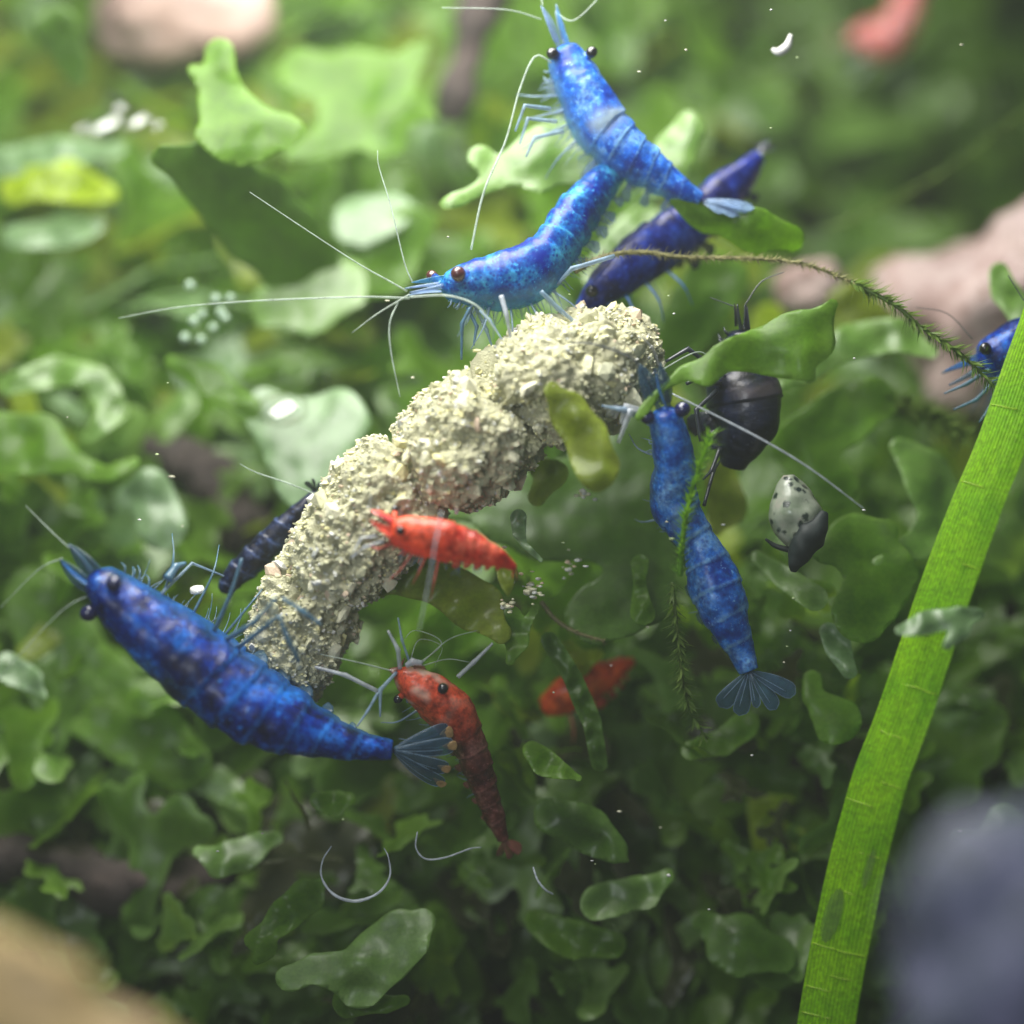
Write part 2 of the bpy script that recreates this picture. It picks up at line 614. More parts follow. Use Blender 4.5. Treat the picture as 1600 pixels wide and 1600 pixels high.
FR = [
 ('bright green frond with one raised finger and a broad right lobe, top left', [[(375,200,50),(352,150,30),(343,82,21)],[(375,200,50),(440,205,30),(460,203,16)],[(360,200,45),(318,205,14)],[(345,140,20),(300,110,11)],[(390,225,30),(340,170,30)]], 2.0, 'green', .1, .35),
 ('long dark frond slanting down right under the bright raised frond, top left', [[(255,245,18),(320,270,50),(400,340,68),(470,410,60),(515,455,26)]], 3.0, 'deep', .3, -.7),
 ('pale twin-tipped frond with two bright ends, right of the bright raised frond', [[(470,110,36),(560,130,50),(630,110,26),(660,74,15)],[(580,130,46),(640,170,28),(674,180,12)],[(560,150,56),(520,215,32),(452,245,11)],[(590,190,46),(600,225,26)]], 5.0, 'green', 0, .55),
 ('mint frond with a narrow left tip behind the topmost blue shrimp', [[(690,322,6),(760,290,14),(830,245,38),(880,230,46)],[(850,260,40),(930,235,40)],[(765,262,12),(752,246,18)]], 1.7, 'pale', 0, .5),
 ('bright rounded lobe standing right of the topmost blue shrimp', [[(1080,198,24),(1060,230,32),(1030,280,32)]], 2.6, 'pale', 0, .6),
 ('pale strap-like frond under the topmost blue shrimp', [[(1005,345,28),(965,385,27),(930,430,24)]], 3.0, 'pale', 0, .8),
 ('dark green frond under the tail of the topmost azure shrimp', [[(1050,315,8),(1110,345,24),(1185,362,34),(1235,372,22)]], 1.1, 'green', 0, -.5),
 ('smooth mid-green leaf in front of the black shrimp, its stalk bending left', [[(1105,588,12),(1130,562,24),(1190,546,40),(1260,530,46),(1300,478,11)],[(1240,560,28),(1268,588,8)],[(995,655,6),(1028,612,6),(1068,584,8),(1110,572,14)]], -.7, 'green', 0, .25),
 ('pale wavy frond lying right of the mid-green leaf, below the moss strand', [[(1215,605,7),(1270,580,14),(1330,532,30),(1400,522,28),(1455,548,12)]], 2.2, 'pale', 0, .7),
 ('broad dark green frond filling the gap between pellet and the right blue shrimp', [[(780,820,26),(850,805,66),(940,795,86),(1005,830,66),(1000,930,52),(930,960,46)],[(930,780,64),(985,700,44),(992,650,22)],[(705,800,12),(760,780,22),(850,800,56)]], 1.7, 'deep', 0, .55),
 ('olive tongue of leaf in front of the right half of the pellet', [[(863,610,14),(886,642,31),(912,680,36),(935,730,36)]], -1.1, 'olive', 0, .2),
 ('olive leaf under the small bright red shrimp', [[(582,882,12),(605,893,34),(680,905,36),(745,945,40),(785,985,18)],[(577,900,9),(592,925,8)]], .25, 'olive', 0, .35),
 ('tiny mint droplet-shaped lobe right of the bright red shrimp', [[(810,808,13),(811,832,11),(818,850,5),(845,875,5)]], -.2, 'mint', 0, .2),
 ('tiny olive club-shaped lobe at the tail of the bright red shrimp', [[(791,893,13),(793,915,9),(794,930,3)]], -.6, 'olive', 0, .2),
 ('small round-tipped green lobe left of the right blue shrimp', [[(1000,882,15),(1001,915,14),(1003,955,20)]], .6, 'green', 0, .2),
 ('broad frond with a humped top edge beside the spotted snail', [[(1290,860,18),(1340,832,26),(1384,828,13)],[(1330,850,38),(1380,900,56),(1345,960,46)]], .9, 'green', .2, .3),
 ('large pale crescent frond left of the long grass blade', [[(1400,698,12),(1450,740,38),(1475,800,38),(1440,850,22),(1368,880,5)]], 1.6, 'pale', .4, .4),
 ('small translucent lobe crossing in front of the long grass blade', [[(1405,985,10),(1450,975,18),(1500,965,18),(1528,960,9)],[(1500,985,18),(1480,1008,10)]], -1.6, 'mint', 0, .5),
 ('upright mint finger left of the long grass blade at mid height', [[(1295,985,12),(1310,1010,19),(1326,1050,12)]], .6, 'mint', 0, .4),
 ('green two-step lobe right of the right blue shrimp tail', [[(1270,1060,14),(1268,1090,16),(1305,1125,40)]], .9, 'green', 0, .4),
 ('bright-edged folded leaf below the red-brown shrimp, right side', [[(830,1172,14),(850,1190,20),(885,1208,14),(903,1216,7)]], .2, 'green', 0, .9),
 ('dark leaf with one thin bright edge in the lower middle', [[(860,1275,28),(920,1300,36),(962,1330,22),(980,1346,6)]], .7, 'deep', 0, .2),
 ('large pale tongue-shaped lobe at the bottom, left of centre', [[(663,1440,20),(625,1470,46),(560,1530,46),(490,1512,22),(450,1530,18)]], .3, 'pale', 0, .4),
 ('green forked frond left of the large bottom tongue lobe', [[(395,1470,11),(430,1445,24),(480,1400,28),(502,1380,10)],[(420,1480,13),(400,1502,9)]], .5, 'green', 0, .4),
 ('thin-tipped leaf under the large bottom tongue lobe', [[(545,1565,26),(600,1572,14),(632,1562,5)]], .4, 'green', 0, .4),
 ('glossy frond below the big dark blue shrimp, lower left', [[(310,1330,12),(345,1350,26),(400,1322,24),(432,1310,9)]], 1.4, 'pale', 0, .7),
 ('pale oval lobe at the left edge, low in the picture', [[(20,1295,26),(65,1282,32),(102,1268,15)]], 3.2, 'pale', 0, .6),
 ('pale round lobe at the left edge below the big shrimp head', [[(10,1040,22),(48,1065,21),(66,1085,9)]], 2.0, 'mint', 0, .5),
 ('broad green frond behind the big dark blue shrimp', [[(60,940,56),(110,1050,76),(200,1120,70),(280,1190,50)]], 3.2, 'green', 0, .3),
 ('large pale round frond left of the pellet middle', [[(420,645,40),(480,690,72),(530,655,46),(475,745,48)]], 2.6, 'mint', 0, .5),
 ('pale frond behind the long feelers of the middle blue shrimp', [[(425,480,36),(480,470,56),(540,445,38)]], 3.8, 'pale', 0, .6),
 ('green frond left of the middle blue shrimp head', [[(540,440,36),(600,405,56),(645,352,34)]], 4.4, 'green', 0, .2),
 ('curled crescent frond at the left edge, half way up', [[(15,602,18),(90,578,20),(150,592,25),(178,640,21),(138,682,10)]], 3.2, 'pale', 0, .5),
 ('broad green frond with a beak-like tip at the left edge', [[(0,690,50),(60,695,46),(110,722,22),(165,742,9),(213,722,8)]], 2.7, 'green', 0, .3),
 ('dull blue-green round lobe above the big shrimp', [[(200,775,20),(235,768,34),(252,822,38)]], 2.8, 'mint', 0, .2),
 ('slanting green frond left of the large pale round frond', [[(268,562,9),(330,592,25),(380,632,23),(440,665,18)]], 3.0, 'green', 0, .5),
 ('yellowish frond below the bubbles, top left', [[(25,292,26),(100,282,32),(165,302,18)]], 5.0, 'yellow', 0, .4),
 ('mint frond below the yellowish frond at the left edge', [[(20,372,18),(100,362,28),(152,350,12)]], 5.0, 'mint', 0, .8),
 ('mint frond under the bubbles, top left', [[(0,252,22),(90,238,24),(185,232,12)]], 5.4, 'mint', 0, .9),
 ('dark hanging frond in the top left corner', [[(85,40,34),(112,95,27),(120,120,16)]], 5.0, 'deep', 0, -.5),
 ('mint triangular frond left of the tall feeler of the middle shrimp', [[(560,345,42),(610,330,30),(650,330,8)]], 4.6, 'mint', 0, .8),
 ('broad dark frond in the lower right middle', [[(1100,1440,18),(1150,1475,48),(1215,1495,30)]], 1.4, 'deep', 0, .4),
 ('grey-green folded frond low in the middle', [[(930,1410,26),(1000,1395,30),(1040,1372,12)]], 1.1, 'pale', 0, .6),
 ('grey-green lobe at the bottom middle', [[(840,1440,22),(900,1470,30),(960,1480,20)]], 1.4, 'green', 0, .5),
 ('yellow branched old leaf left of the grass blade foot', [[(1172,1252,7),(1235,1250,7)],[(1195,1255,10),(1220,1290,10),(1258,1300,5)],[(1190,1272,24),(1196,1325,18)],[(1205,1310,16),(1240,1335,12)]], 2.6, 'yellow', 0, .5),
 ('yellow-green leaf above the orange shrimp hidden in the plants', [[(885,1010,14),(905,1035,20),(935,1022,10)]], 1.6, 'yellow', 0, .2),
 ('dark strap-like stem crossing in front of the orange shrimp', [[(858,1000,12),(895,1060,14),(925,1130,15),(936,1195,12)]], .6, 'deep', 0, 0),
 ('small forked sprig below the tail of the bright red shrimp', [[(800,960,16),(806,1000,22),(797,1032,8)],[(836,950,9),(816,992,9)]], .1, 'green', 0, .3),
 ('pale olive leaf between the right blue shrimp and the black shrimp', [[(1125,745,26),(1135,785,34),(1120,830,10)]], 1.9, 'olive', 0, .3),
 ('mid-green frond right of the black shrimp', [[(1245,700,36),(1310,655,48),(1365,622,36)],[(1250,700,30),(1300,760,40)]], 2.2, 'green', 0, .2),
 ('bright glossy streak of leaf below the spotted snail', [[(1185,870,12),(1230,905,20),(1275,935,20)]], .9, 'pale', 0, 1.0),
 ('light green pointed leaf at the right edge above the grass blade', [[(1562,425,14),(1575,460,24),(1600,500,16)]], 2.0, 'pale', 0, .4),
 ('pale lobe pointing up at the right blue shrimp tail', [[(1170,1130,22),(1130,1160,22),(1080,1170,14)]], 1.2, 'green', 0, .7),
 ('olive leaf between pellet underside and the broad dark frond', [[(835,725,16),(860,745,26),(840,775,16)]], .9, 'olive', 0, .4),
 ('green frond under the moss strand at the pellet right end', [[(1050,560,30),(1080,500,44),(1120,440,50)]], 3.4, 'green', 0, .2),
 ('pale yellow round leaf behind the black shrimp feelers', [[(1200,500,28),(1185,540,28)]], 4.6, 'yellow', 0, .3),
 ('dull olive round leaf behind the moss strand, left of the pink stone', [[(1330,475,36),(1375,515,34)]], 4.4, 'olive', 0, .3),
 ('silvery lobe below the tail of the big dark blue shrimp', [[(500,1250,16),(525,1255,20),(545,1250,10)]], .9, 'green', 0, .6),
 ('upright silvery blade behind the grass blade foot', [[(1570,1290,30),(1545,1330,30),(1500,1310,10)]], 2.0, 'mint', 0, .7),
]
for e in FR:
    frond(e[0], e[1], e[2], e[3], e[4], e[5])

# the mass of fronds that covers the bank: nobody could count it
PROTO = []
for q in range(14):
    rr = random.Random(100 + q)
    st = []

    def grow(x, y, a, r, depth):
        L = rr.uniform(38, 62) * (.75 + .25 * depth)
        x2, y2 = x + L * math.cos(a), y + L * math.sin(a)
        r2 = r * rr.uniform(.85, 1.25)
        xm, ym = x + L * .5 * math.cos(a + rr.uniform(-.25, .25)), y + L * .5 * math.sin(a + rr.uniform(-.25, .25))
        st.append([(x, y, r), (xm, ym, (r + r2) * .52), (x2, y2, r2)])
        if depth > 0:
            sp = rr.uniform(.35, .65)
            grow(x2, y2, a + sp, r2 * rr.uniform(.72, .95), depth - 1)
            grow(x2, y2, a - sp * rr.uniform(.8, 1.2), r2 * rr.uniform(.72, .95), depth - 1)
            if rr.random() < .25:
                grow(xm, ym, a + rr.choice((-1, 1)) * rr.uniform(.9, 1.3), r * .6, 0)

    grow(0, 0, 0, rr.uniform(15, 23), rr.choice((1, 2, 2)))
    V, F, rim = frond_geo(st, 8, 6, 2.5, q)
    V = np.array(V); V = V - V.mean(0)
    z = np.array([.20 * noise.noise(Vector((vx * .009, vy * .009, q))) * 100 + 7 * noise.noise(Vector((vx * .03, vy * .03, q + 9))) - 3.0 * math.exp(-f / 8) for (vx, vy), f in zip(V, rim)])
    PROTO.append((np.column_stack([V, z]) / 100, F, rim))
mb = MB()
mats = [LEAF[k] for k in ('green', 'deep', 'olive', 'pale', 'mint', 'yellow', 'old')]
rr = random.Random(5)
MASS_N = 2300
for q in range(MASS_N):
    px = rr.uniform(-420, 2020)
    py = rr.uniform(-260, 1760)
    d = hill(px, py) + rr.uniform(-.2, 2.2)
    sc = rr.uniform(.75, 1.45) * (1.0 if d < 6 else 1.25)
    V, F, rim = rr.choice(PROTO)
    nrm = (Vector((rr.uniform(-.7, .7), rr.uniform(-.9, .35), rr.uniform(.25, 1.0)))).normalized()
    if rr.random() < .3:
        nrm = (nrm - F_ * 1.0).normalized()
    M = Vector((0, 0, 1)).rotation_difference(nrm).to_matrix() @ Matrix.Rotation(rr.uniform(0, 6.28), 3, 'Z')
    W = (np.array(M) @ (V * sc).T).T + np.array(P(px, py, d))
    t = rr.random()
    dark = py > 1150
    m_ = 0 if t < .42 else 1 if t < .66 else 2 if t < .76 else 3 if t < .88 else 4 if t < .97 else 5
    if dark and rr.random() < .75: m_ = rr.choice((1, 1, 6, 0, 1, 0, 3))  # low down, darker leaf kinds put the plants' shade into the colour
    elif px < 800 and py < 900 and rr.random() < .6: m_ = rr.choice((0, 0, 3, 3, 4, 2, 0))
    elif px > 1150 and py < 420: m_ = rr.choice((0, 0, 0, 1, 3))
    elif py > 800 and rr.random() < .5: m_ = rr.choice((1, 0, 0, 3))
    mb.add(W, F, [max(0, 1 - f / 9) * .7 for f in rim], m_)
# young side lobes standing up out of the darker, lower part of the cover
for q in range(130):
    px, py = rr.uniform(760, 1330), rr.uniform(900, 1560)
    if rr.random() < .3: px, py = rr.uniform(250, 800), rr.uniform(1230, 1600)
    if abs(px - 915) < 110 and abs(py - 1075) < 80: continue
    V, F, rim = rr.choice(PROTO)
    nrm = Vector((rr.uniform(-.8, .8), rr.uniform(-.9, .3), rr.uniform(0, .9))).normalized()
    M = Vector((0, 0, 1)).rotation_difference(nrm).to_matrix() @ Matrix.Rotation(rr.uniform(0, 6.28), 3, 'Z')
    W = (np.array(M) @ (V * rr.uniform(.40, .85)).T).T + np.array(P(px, py, rr.uniform(1.5, 3.2)))
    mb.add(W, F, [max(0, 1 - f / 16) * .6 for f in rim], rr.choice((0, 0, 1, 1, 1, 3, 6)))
tag(make('liverwort_carpet', mb.v, mb.f, None, None, True, {'tint': mb.a}, mats=mats, midx=mb.m), kind='stuff')

# ------------------------------------------------------------------ stones and wood
def rock(name, label, cat, c, rx, ry, rz, mat, seed, rough=.25, rot=(0, 0, 0)):
    c = Vector(c)
    v, f = sphere_geo((0, 0, 0), 1, 40, 26)
    E = Matrix.Rotation(rot[2], 3, 'Z') @ Matrix.Rotation(rot[1], 3, 'Y') @ Matrix.Rotation(rot[0], 3, 'X')
    out = []
    for p in v:
        k = 1 + rough * noise.noise(p * 1.3 + Vector((seed, 0, 0))) + rough * .5 * noise.noise(p * 3.1 + Vector((0, seed, 0))) + rough * .2 * noise.noise(p * 8 + Vector((0, 0, seed)))
        out.append(c + E @ Vector((p.x * rx * k, p.y * ry * k, p.z * rz * k)))
    return tag(make(name, out, f, mat, None, True, None, c), label, cat)


m_pink = stone_mat('pink_stone', [(0.25, (0.20, 0.12, 0.09)), (0.5, (0.34, 0.24, 0.20)), (0.75, (0.43, 0.33, 0.30))], 1.1)
m_rose = stone_mat('rose_stone', [(0.28, (0.16, 0.09, 0.07)), (0.45, (0.32, 0.22, 0.20)), (0.58, (0.46, 0.36, 0.34)), (0.72, (0.22, 0.14, 0.11))], 1.3, .8, .9)
m_tan = stone_mat('tan_stone', [(0.25, (0.30, 0.20, 0.06)), (0.45, (0.42, 0.30, 0.13)), (0.6, (0.56, 0.42, 0.24)), (0.8, (0.30, 0.20, 0.09))], .9)
m_blue = stone_mat('slate_stone', [(0.34, (0.03, 0.035, 0.05)), (0.52, (0.12, 0.14, 0.20)), (0.62, (0.26, 0.25, 0.42)), (0.78, (0.05, 0.055, 0.09))], 1.5, .6)
m_wood = stone_mat('driftwood', [(0.3, (0.018, 0.013, 0.012)), (0.6, (0.05, 0.035, 0.03)), (0.8, (0.09, 0.06, 0.045))], .9, .85, .8)
rock('stone', 'pinkish beige stone behind the plants at the right edge', 'stone', P(1610, 480, 6.4), 2.5, 1.6, 1.75, m_rose, 3, .42, (0.3, -.3, 0))
rock('stone', 'pinkish stone at the top edge, left of centre', 'stone', P(290, 10, 9.0), 1.7, 1.2, 1.2, m_pink, 9)
rock('stone', 'tan sandy stone in the bottom left corner', 'stone', P(-60, 1680, -10.5), 2.7, 1.4, 1.75, m_tan, 14, .35, (0, .38, 0))
rock('stone', 'dark slate-blue stone in the bottom right corner', 'stone', P(1660, 1580, -11), 2.0, 1.3, 2.3, m_blue, 21, .45, (0, .3, 0))
rock('stone', 'small pinkish stone between the moss strand and the black shrimp feelers', 'stone', P(1268, 452, 6.2), .62, .5, .55, m_rose, 33)


def driftwood(label, pts, seed):
    W, rad = px_curve(pts, 40)
    v, f = tube_geo(W, rad, 16)
    v = [p + (p - Vector(W[i // 16])) * (.75 * noise.noise(p * 1.1 + Vector((seed, 0, 0))) + .3 * noise.noise(p * 3.6 + Vector((seed, 0, 0)))) if i // 16 < len(W) else p for i, p in enumerate(v)]
    return tag(make('driftwood', v, f, m_wood, None, True, None, Vector(W[20])), label, 'driftwood')


driftwood('dark upright driftwood stick at the top, left of the topmost shrimp', [(770, -40, 7.5, 40), (735, 60, 7.2, 38), (715, 130, 7.0, 30), (705, 190, 7.0, 18)], 2)
driftwood('dark driftwood lump behind the plants left of the pellet', [(230, 690, 5.2, 20), (310, 740, 5.0, 46), (370, 810, 5.0, 50), (420, 860, 5.2, 30)], 6)
driftwood('dark brown driftwood lying low at the left edge', [(-80, 1330, 3.0, 46), (100, 1350, 2.9, 38), (220, 1385, 2.8, 42), (350, 1360, 3.4, 22)], 11)

# ------------------------------------------------------------------ the food pellet
crumb_cols = [(0.70, 0.69, 0.44), (0.78, 0.76, 0.54), (0.56, 0.57, 0.39), (0.80, 0.75, 0.38), (0.76, 0.76, 0.70), (0.74, 0.58, 0.42), (0.50, 0.52, 0.48)]
CR = [stone_mat('crumb_%s' % n, [(0.25, [x * .72 for x in c]), (0.5, c), (0.8, [min(.85, x * 1.15) for x in c])], 6, .8, .5)
      for n, c in zip(('buff', 'cream', 'moss', 'yellow', 'white', 'peach', 'grey'), crumb_cols)]
PEL = [(420, 1080, .55, 50), (442, 1040, .45, 72), (474, 965, .35, 82), (520, 888, .25, 86), (600, 788, .1, 93), (655, 747, .05, 90), (712, 705, 0, 98), (770, 655, 0, 97),
       (800, 625, .0, 90), (860, 598, .1, 102), (920, 575, .3, 100), (975, 562, .55, 82), (1012, 560, .75, 52)]
NP = 240
Wp, Rp = px_curve(PEL, NP)
Wp_np = np.array([tuple(p) for p in Wp])
Tp, _n = frames(Wp_np)
pel = empty('food_pellet', P(700, 720, 0), 'crumbly pale green-beige food stick lying slantwise in the middle of the plants', 'fish food')
# pixel positions (along the stick) of the two breaks
def near_s(px, py):
    q = P(px, py, 0)
    return int(np.argmin(np.linalg.norm(Wp_np - np.array(q), axis=1)))
brk = [(near_s(795, 632), 3.6, .42), (near_s(655, 748), 3.6, .32), (near_s(500, 920), 3, .20), (near_s(900, 585), 3.5, .10)]
NR = 200
lat = []
v, f = [], []
for i in range(NP):
    t = Vector(Tp[i])
    a = (-F_) - (-F_).dot(t) * t
    a.normalize()
    b = t.cross(a)
    for k in range(NR):
        th = 2 * math.pi * k / NR
        dr = a * math.cos(th) + b * math.sin(th)
        p = Wp[i] + dr * Rp[i]
        cut = 0
        for bi, bw, bd in brk:
            off = bi + 9 * noise.noise(Vector((math.cos(th) * 1.5, math.sin(th) * 1.5, bi)))
            cut += bd * math.exp(-((i - off) / bw) ** 2)
        n8 = noise.noise(p * 7.5)
        r = Rp[i] * (1 - cut + 10 * .009 * noise.noise(p * 1.1) + .10 * noise.noise(p * 2.6 + Vector((3, 1, 2)))) \
            + .10 * (.4 - abs(noise.noise(p * 4.6))) + .085 * n8 - .30 * max(0, noise.noise(p * 1.9 + Vector((9, 4, 7))) - .22) / .5 + .06 * noise.noise(p * 15) + .035 * noise.noise(p * 30)
        v.append(Wp[i] + dr * (r - .05))
        lat.append((dr, r))
for i in range(NP - 1):
    for k in range(NR):
        f.append((i * NR + k, (i + 1) * NR + k, (i + 1) * NR + (k + 1) % NR, i * NR + (k + 1) % NR))
f.append(tuple(range(NR)))
f.append(tuple((NP - 1) * NR + k for k in range(NR - 1, -1, -1)))
m_core = stone_mat('pellet_crumb_paste', [(0.22, (0.42, 0.41, 0.24)), (0.42, (0.70, 0.69, 0.44)), (0.8, (0.80, 0.78, 0.55))], 6, .9, .9)
make('core', v, f, m_core, pel)

# crumbs: irregular little stones
def crumb_mesh(seed, sub=1):
    rr = random.Random(seed)
    t = (1 + 5 ** .5) / 2
    V = [Vector(p).normalized() for p in ((-1, t, 0), (1, t, 0), (-1, -t, 0), (1, -t, 0), (0, -1, t), (0, 1, t), (0, -1, -t), (0, 1, -t), (t, 0, -1), (t, 0, 1), (-t, 0, -1), (-t, 0, 1))]
    F = [(0,11,5),(0,5,1),(0,1,7),(0,7,10),(0,10,11),(1,5,9),(5,11,4),(11,10,2),(10,7,6),(7,1,8),(3,9,4),(3,4,2),(3,2,6),(3,6,8),(3,8,9),(4,9,5),(2,4,11),(6,2,10),(8,6,7),(9,8,1)]
    sx = Vector((rr.uniform(.75, 1.35), rr.uniform(.6, 1.0), rr.uniform(.35, .8)))
    out = []
    for p in V:
        k = 1 + rr.uniform(-.28, .22)
        out.append((p.x * sx.x * k, p.y * sx.y * k, p.z * sx.z * k))
    return np.array(out), F


CM = [crumb_mesh(40 + i) for i in range(10)]
rr = random.Random(11)
cm_data = []
for i, (V, F) in enumerate(CM):
    row = []
    for mi in range(len(CR)):
        me = bpy.data.meshes.new('crumb')
        me.from_pydata(V.tolist(), [], F)
        me.materials.append(CR[mi])
        row.append(me)
    cm_data.append(row)


def pick_mat(rr):
    t = rr.random()
    return 0 if t < .34 else 1 if t < .58 else 2 if t < .70 else 3 if t < .82 else 4 if t < .91 else 5 if t < .955 else 6


made = 0
while made < 300:
    i = rr.randint(2, NP - 3)
    k = rr.randint(0, NR - 1)
    dr, r = lat[i * NR + k]
    if dr.dot(-F_) < -.15:
        continue
    size = rr.choice((.05, .06, .08, .09, .10, .12, .15, .20)) * rr.uniform(.85, 1.2)
    o = bpy.data.objects.new('crumb', cm_data[rr.randint(0, 9)][pick_mat(rr)])
    COL.objects.link(o)
    o.parent = pel
    o.location = Wp[i] + dr * (r - .05 + size * .02) - pel.location
    o.scale = (size,) * 3
    o.rotation_euler = (rr.uniform(0, 6.3), rr.uniform(0, 6.3), rr.uniform(0, 6.3))
    made += 1
mb = MB()
for q in range(11000):
    i = rr.randint(0, NP - 1)
    k = rr.randint(0, NR - 1)
    dr, r = lat[i * NR + k]
    size = rr.choice((.018, .022, .026, .03, .036, .045)) * rr.uniform(.8, 1.3)
    V, F = CM[rr.randint(0, 9)]
    M = np.array(Matrix.Rotation(rr.uniform(0, 6.3), 3, 'X') @ Matrix.Rotation(rr.uniform(0, 6.3), 3, 'Z'))
    W = (M @ (V * size).T).T + np.array(Wp[i] + dr * (r - .05 + size * .25))
    mb.add(W, F, None, pick_mat(rr))
o = make('fine_crumbs', mb.v, mb.f, None, pel, False, None, None, CR, mb.m)
tag(o, kind='stuff')

# ------------------------------------------------------------------ shrimp
SK = {
    'navy': shrimp_mat('shell_deep_blue', (0.001, 0.004, 0.05), (0.002, 0.030, 0.28), (0.02, 0.26, 0.88), 1.5, .40, .32, .6, (0.04, 0.25, 0.60), (0.002, 0.003, 0.018), .6, None, .35),
    'azure': shrimp_mat('shell_azure', (0.006, 0.05, 0.40), (0.02, 0.19, 0.74), (0.28, 0.56, 0.93), 1.9, .30, .34, .5, (0.14, 0.34, 0.62), (0.45, 0.58, 0.60), .5, None, .45),
    'dusk': shrimp_mat('shell_mid_blue', (0.004, 0.05, 0.38), (0.02, 0.21, 0.74), (0.28, 0.56, 0.93), 1.8, .34, .36, .6, (0.03, 0.14, 0.40), (0.20, 0.38, 0.45), .6, None, .2),
    'teal': shrimp_mat('shell_teal_blue', (0.002, 0.022, 0.30), (0.010, 0.16, 0.54), (0.08, 0.50, 0.72), 2.1, .32, .34, .4, (0.05, 0.24, 0.42), (0.008, 0.02, 0.30), .85, None, .35),
    'indigo': shrimp_mat('shell_indigo', (0.003, 0.006, 0.09), (0.008, 0.026, 0.28), (0.04, 0.11, 0.55), 1.6, .05, .4, .25),
    'black': shrimp_mat('shell_black', (0.002, 0.003, 0.008), (0.006, 0.010, 0.032), (0.018, 0.022, 0.05), 1.2, 0, .32, .3, None, (0.085, 0.07, 0.08)),
    'slate': shrimp_mat('shell_striped_navy', (0.003, 0.004, 0.014), (0.008, 0.014, 0.05), (0.05, 0.09, 0.22), 2.8, .1, .38, .6),
    'red': shrimp_mat('shell_red', (0.34, 0.012, 0.006), (0.62, 0.035, 0.018), (0.88, 0.20, 0.11), 2.4, .14, .34, .3, (0.75, 0.10, 0.05), None, .25, (0.90, 0.13, 0.045), .2),
    'rust': shrimp_mat('shell_rust', (0.06, 0.008, 0.006), (0.14, 0.028, 0.02), (0.40, 0.17, 0.14), 2.2, .35, .4, .4, None, (0.86, 0.66, 0.52), .4, (0.88, 0.12, 0.045), .28),
    'pink': shrimp_mat('shell_pink', (0.50, 0.12, 0.10), (0.65, 0.22, 0.20), (0.75, 0.45, 0.40), 1.2, .3, .4, .2),
    'orange': shrimp_mat('shell_orange', (0.60, 0.05, 0.006), (0.75, 0.10, 0.012), (0.80, 0.22, 0.04), 1.2, 0, .45, .2, None, None, .05),
}
FLESH = {k: plain_mat('flesh_' + k, c, .5) for k, c in (('navy', (.008, .10, .46)), ('azure', (.22, .42, .66)), ('dusk', (.08, .24, .48)), ('teal', (.03, .20, .34)), ('rust', (.16, .035, .025)), ('pink', (.6, .3, .28)))}
FIN = {
    'navy': clear_mat('fin_blue_grey', (0.05, 0.11, 0.18), .52, .25, (.75, .85, .9)),
    'azure': clear_mat('fin_pale_blue', (0.20, 0.30, 0.46), .62, .25, (.85, .9, 1)),
    'red': clear_mat('fin_red', (0.65, 0.08, 0.05), .25),
    'rust': clear_mat('fin_rust', (0.22, 0.06, 0.05), .4),
    'black': clear_mat('fin_black', (0.02, 0.025, 0.04), .25),
    'pink': clear_mat('fin_pink', (0.6, 0.4, 0.38), .55),
    'tip': clear_mat('fin_tip_tan', (0.55, 0.34, 0.14), .3),
}
LEG = {
    'teal': clear_mat('leg_teal', (0.07, 0.16, 0.24), .18, .3),
    'grey': clear_mat('leg_grey', (0.22, 0.33, 0.45), .45, .3),
    'white': clear_mat('leg_white', (0.45, 0.49, 0.54), .45, .3),
    'black': clear_mat('leg_black', (0.03, 0.035, 0.05), .12, .3),
    'red': clear_mat('leg_red', (0.60, 0.12, 0.09), .25, .3),
    'blue': clear_mat('leg_blue', (0.05, 0.16, 0.45), .15, .3),
    'feeler': clear_mat('feeler_pale', (0.36, 0.44, 0.37), .52, .35),
    'dark_feeler': clear_mat('feeler_dark', (0.08, 0.09, 0.09), .2, .35),
}
m_eye = plain_mat('eye_black', (0.006, 0.005, 0.008), .12, .6, .5)
m_eye_b = plain_mat('eye_blue_black', (0.008, 0.010, 0.06), .15, .6, .5)
m_eye_r = plain_mat('eye_brown', (0.07, 0.02, 0.02), .2, .6, .5)


def interp_stations(st, n):
    A = np.array(st, dtype=float)
    B = A.copy()
    B[:, 2] *= 100
    B = catmull(B, n)
    return B


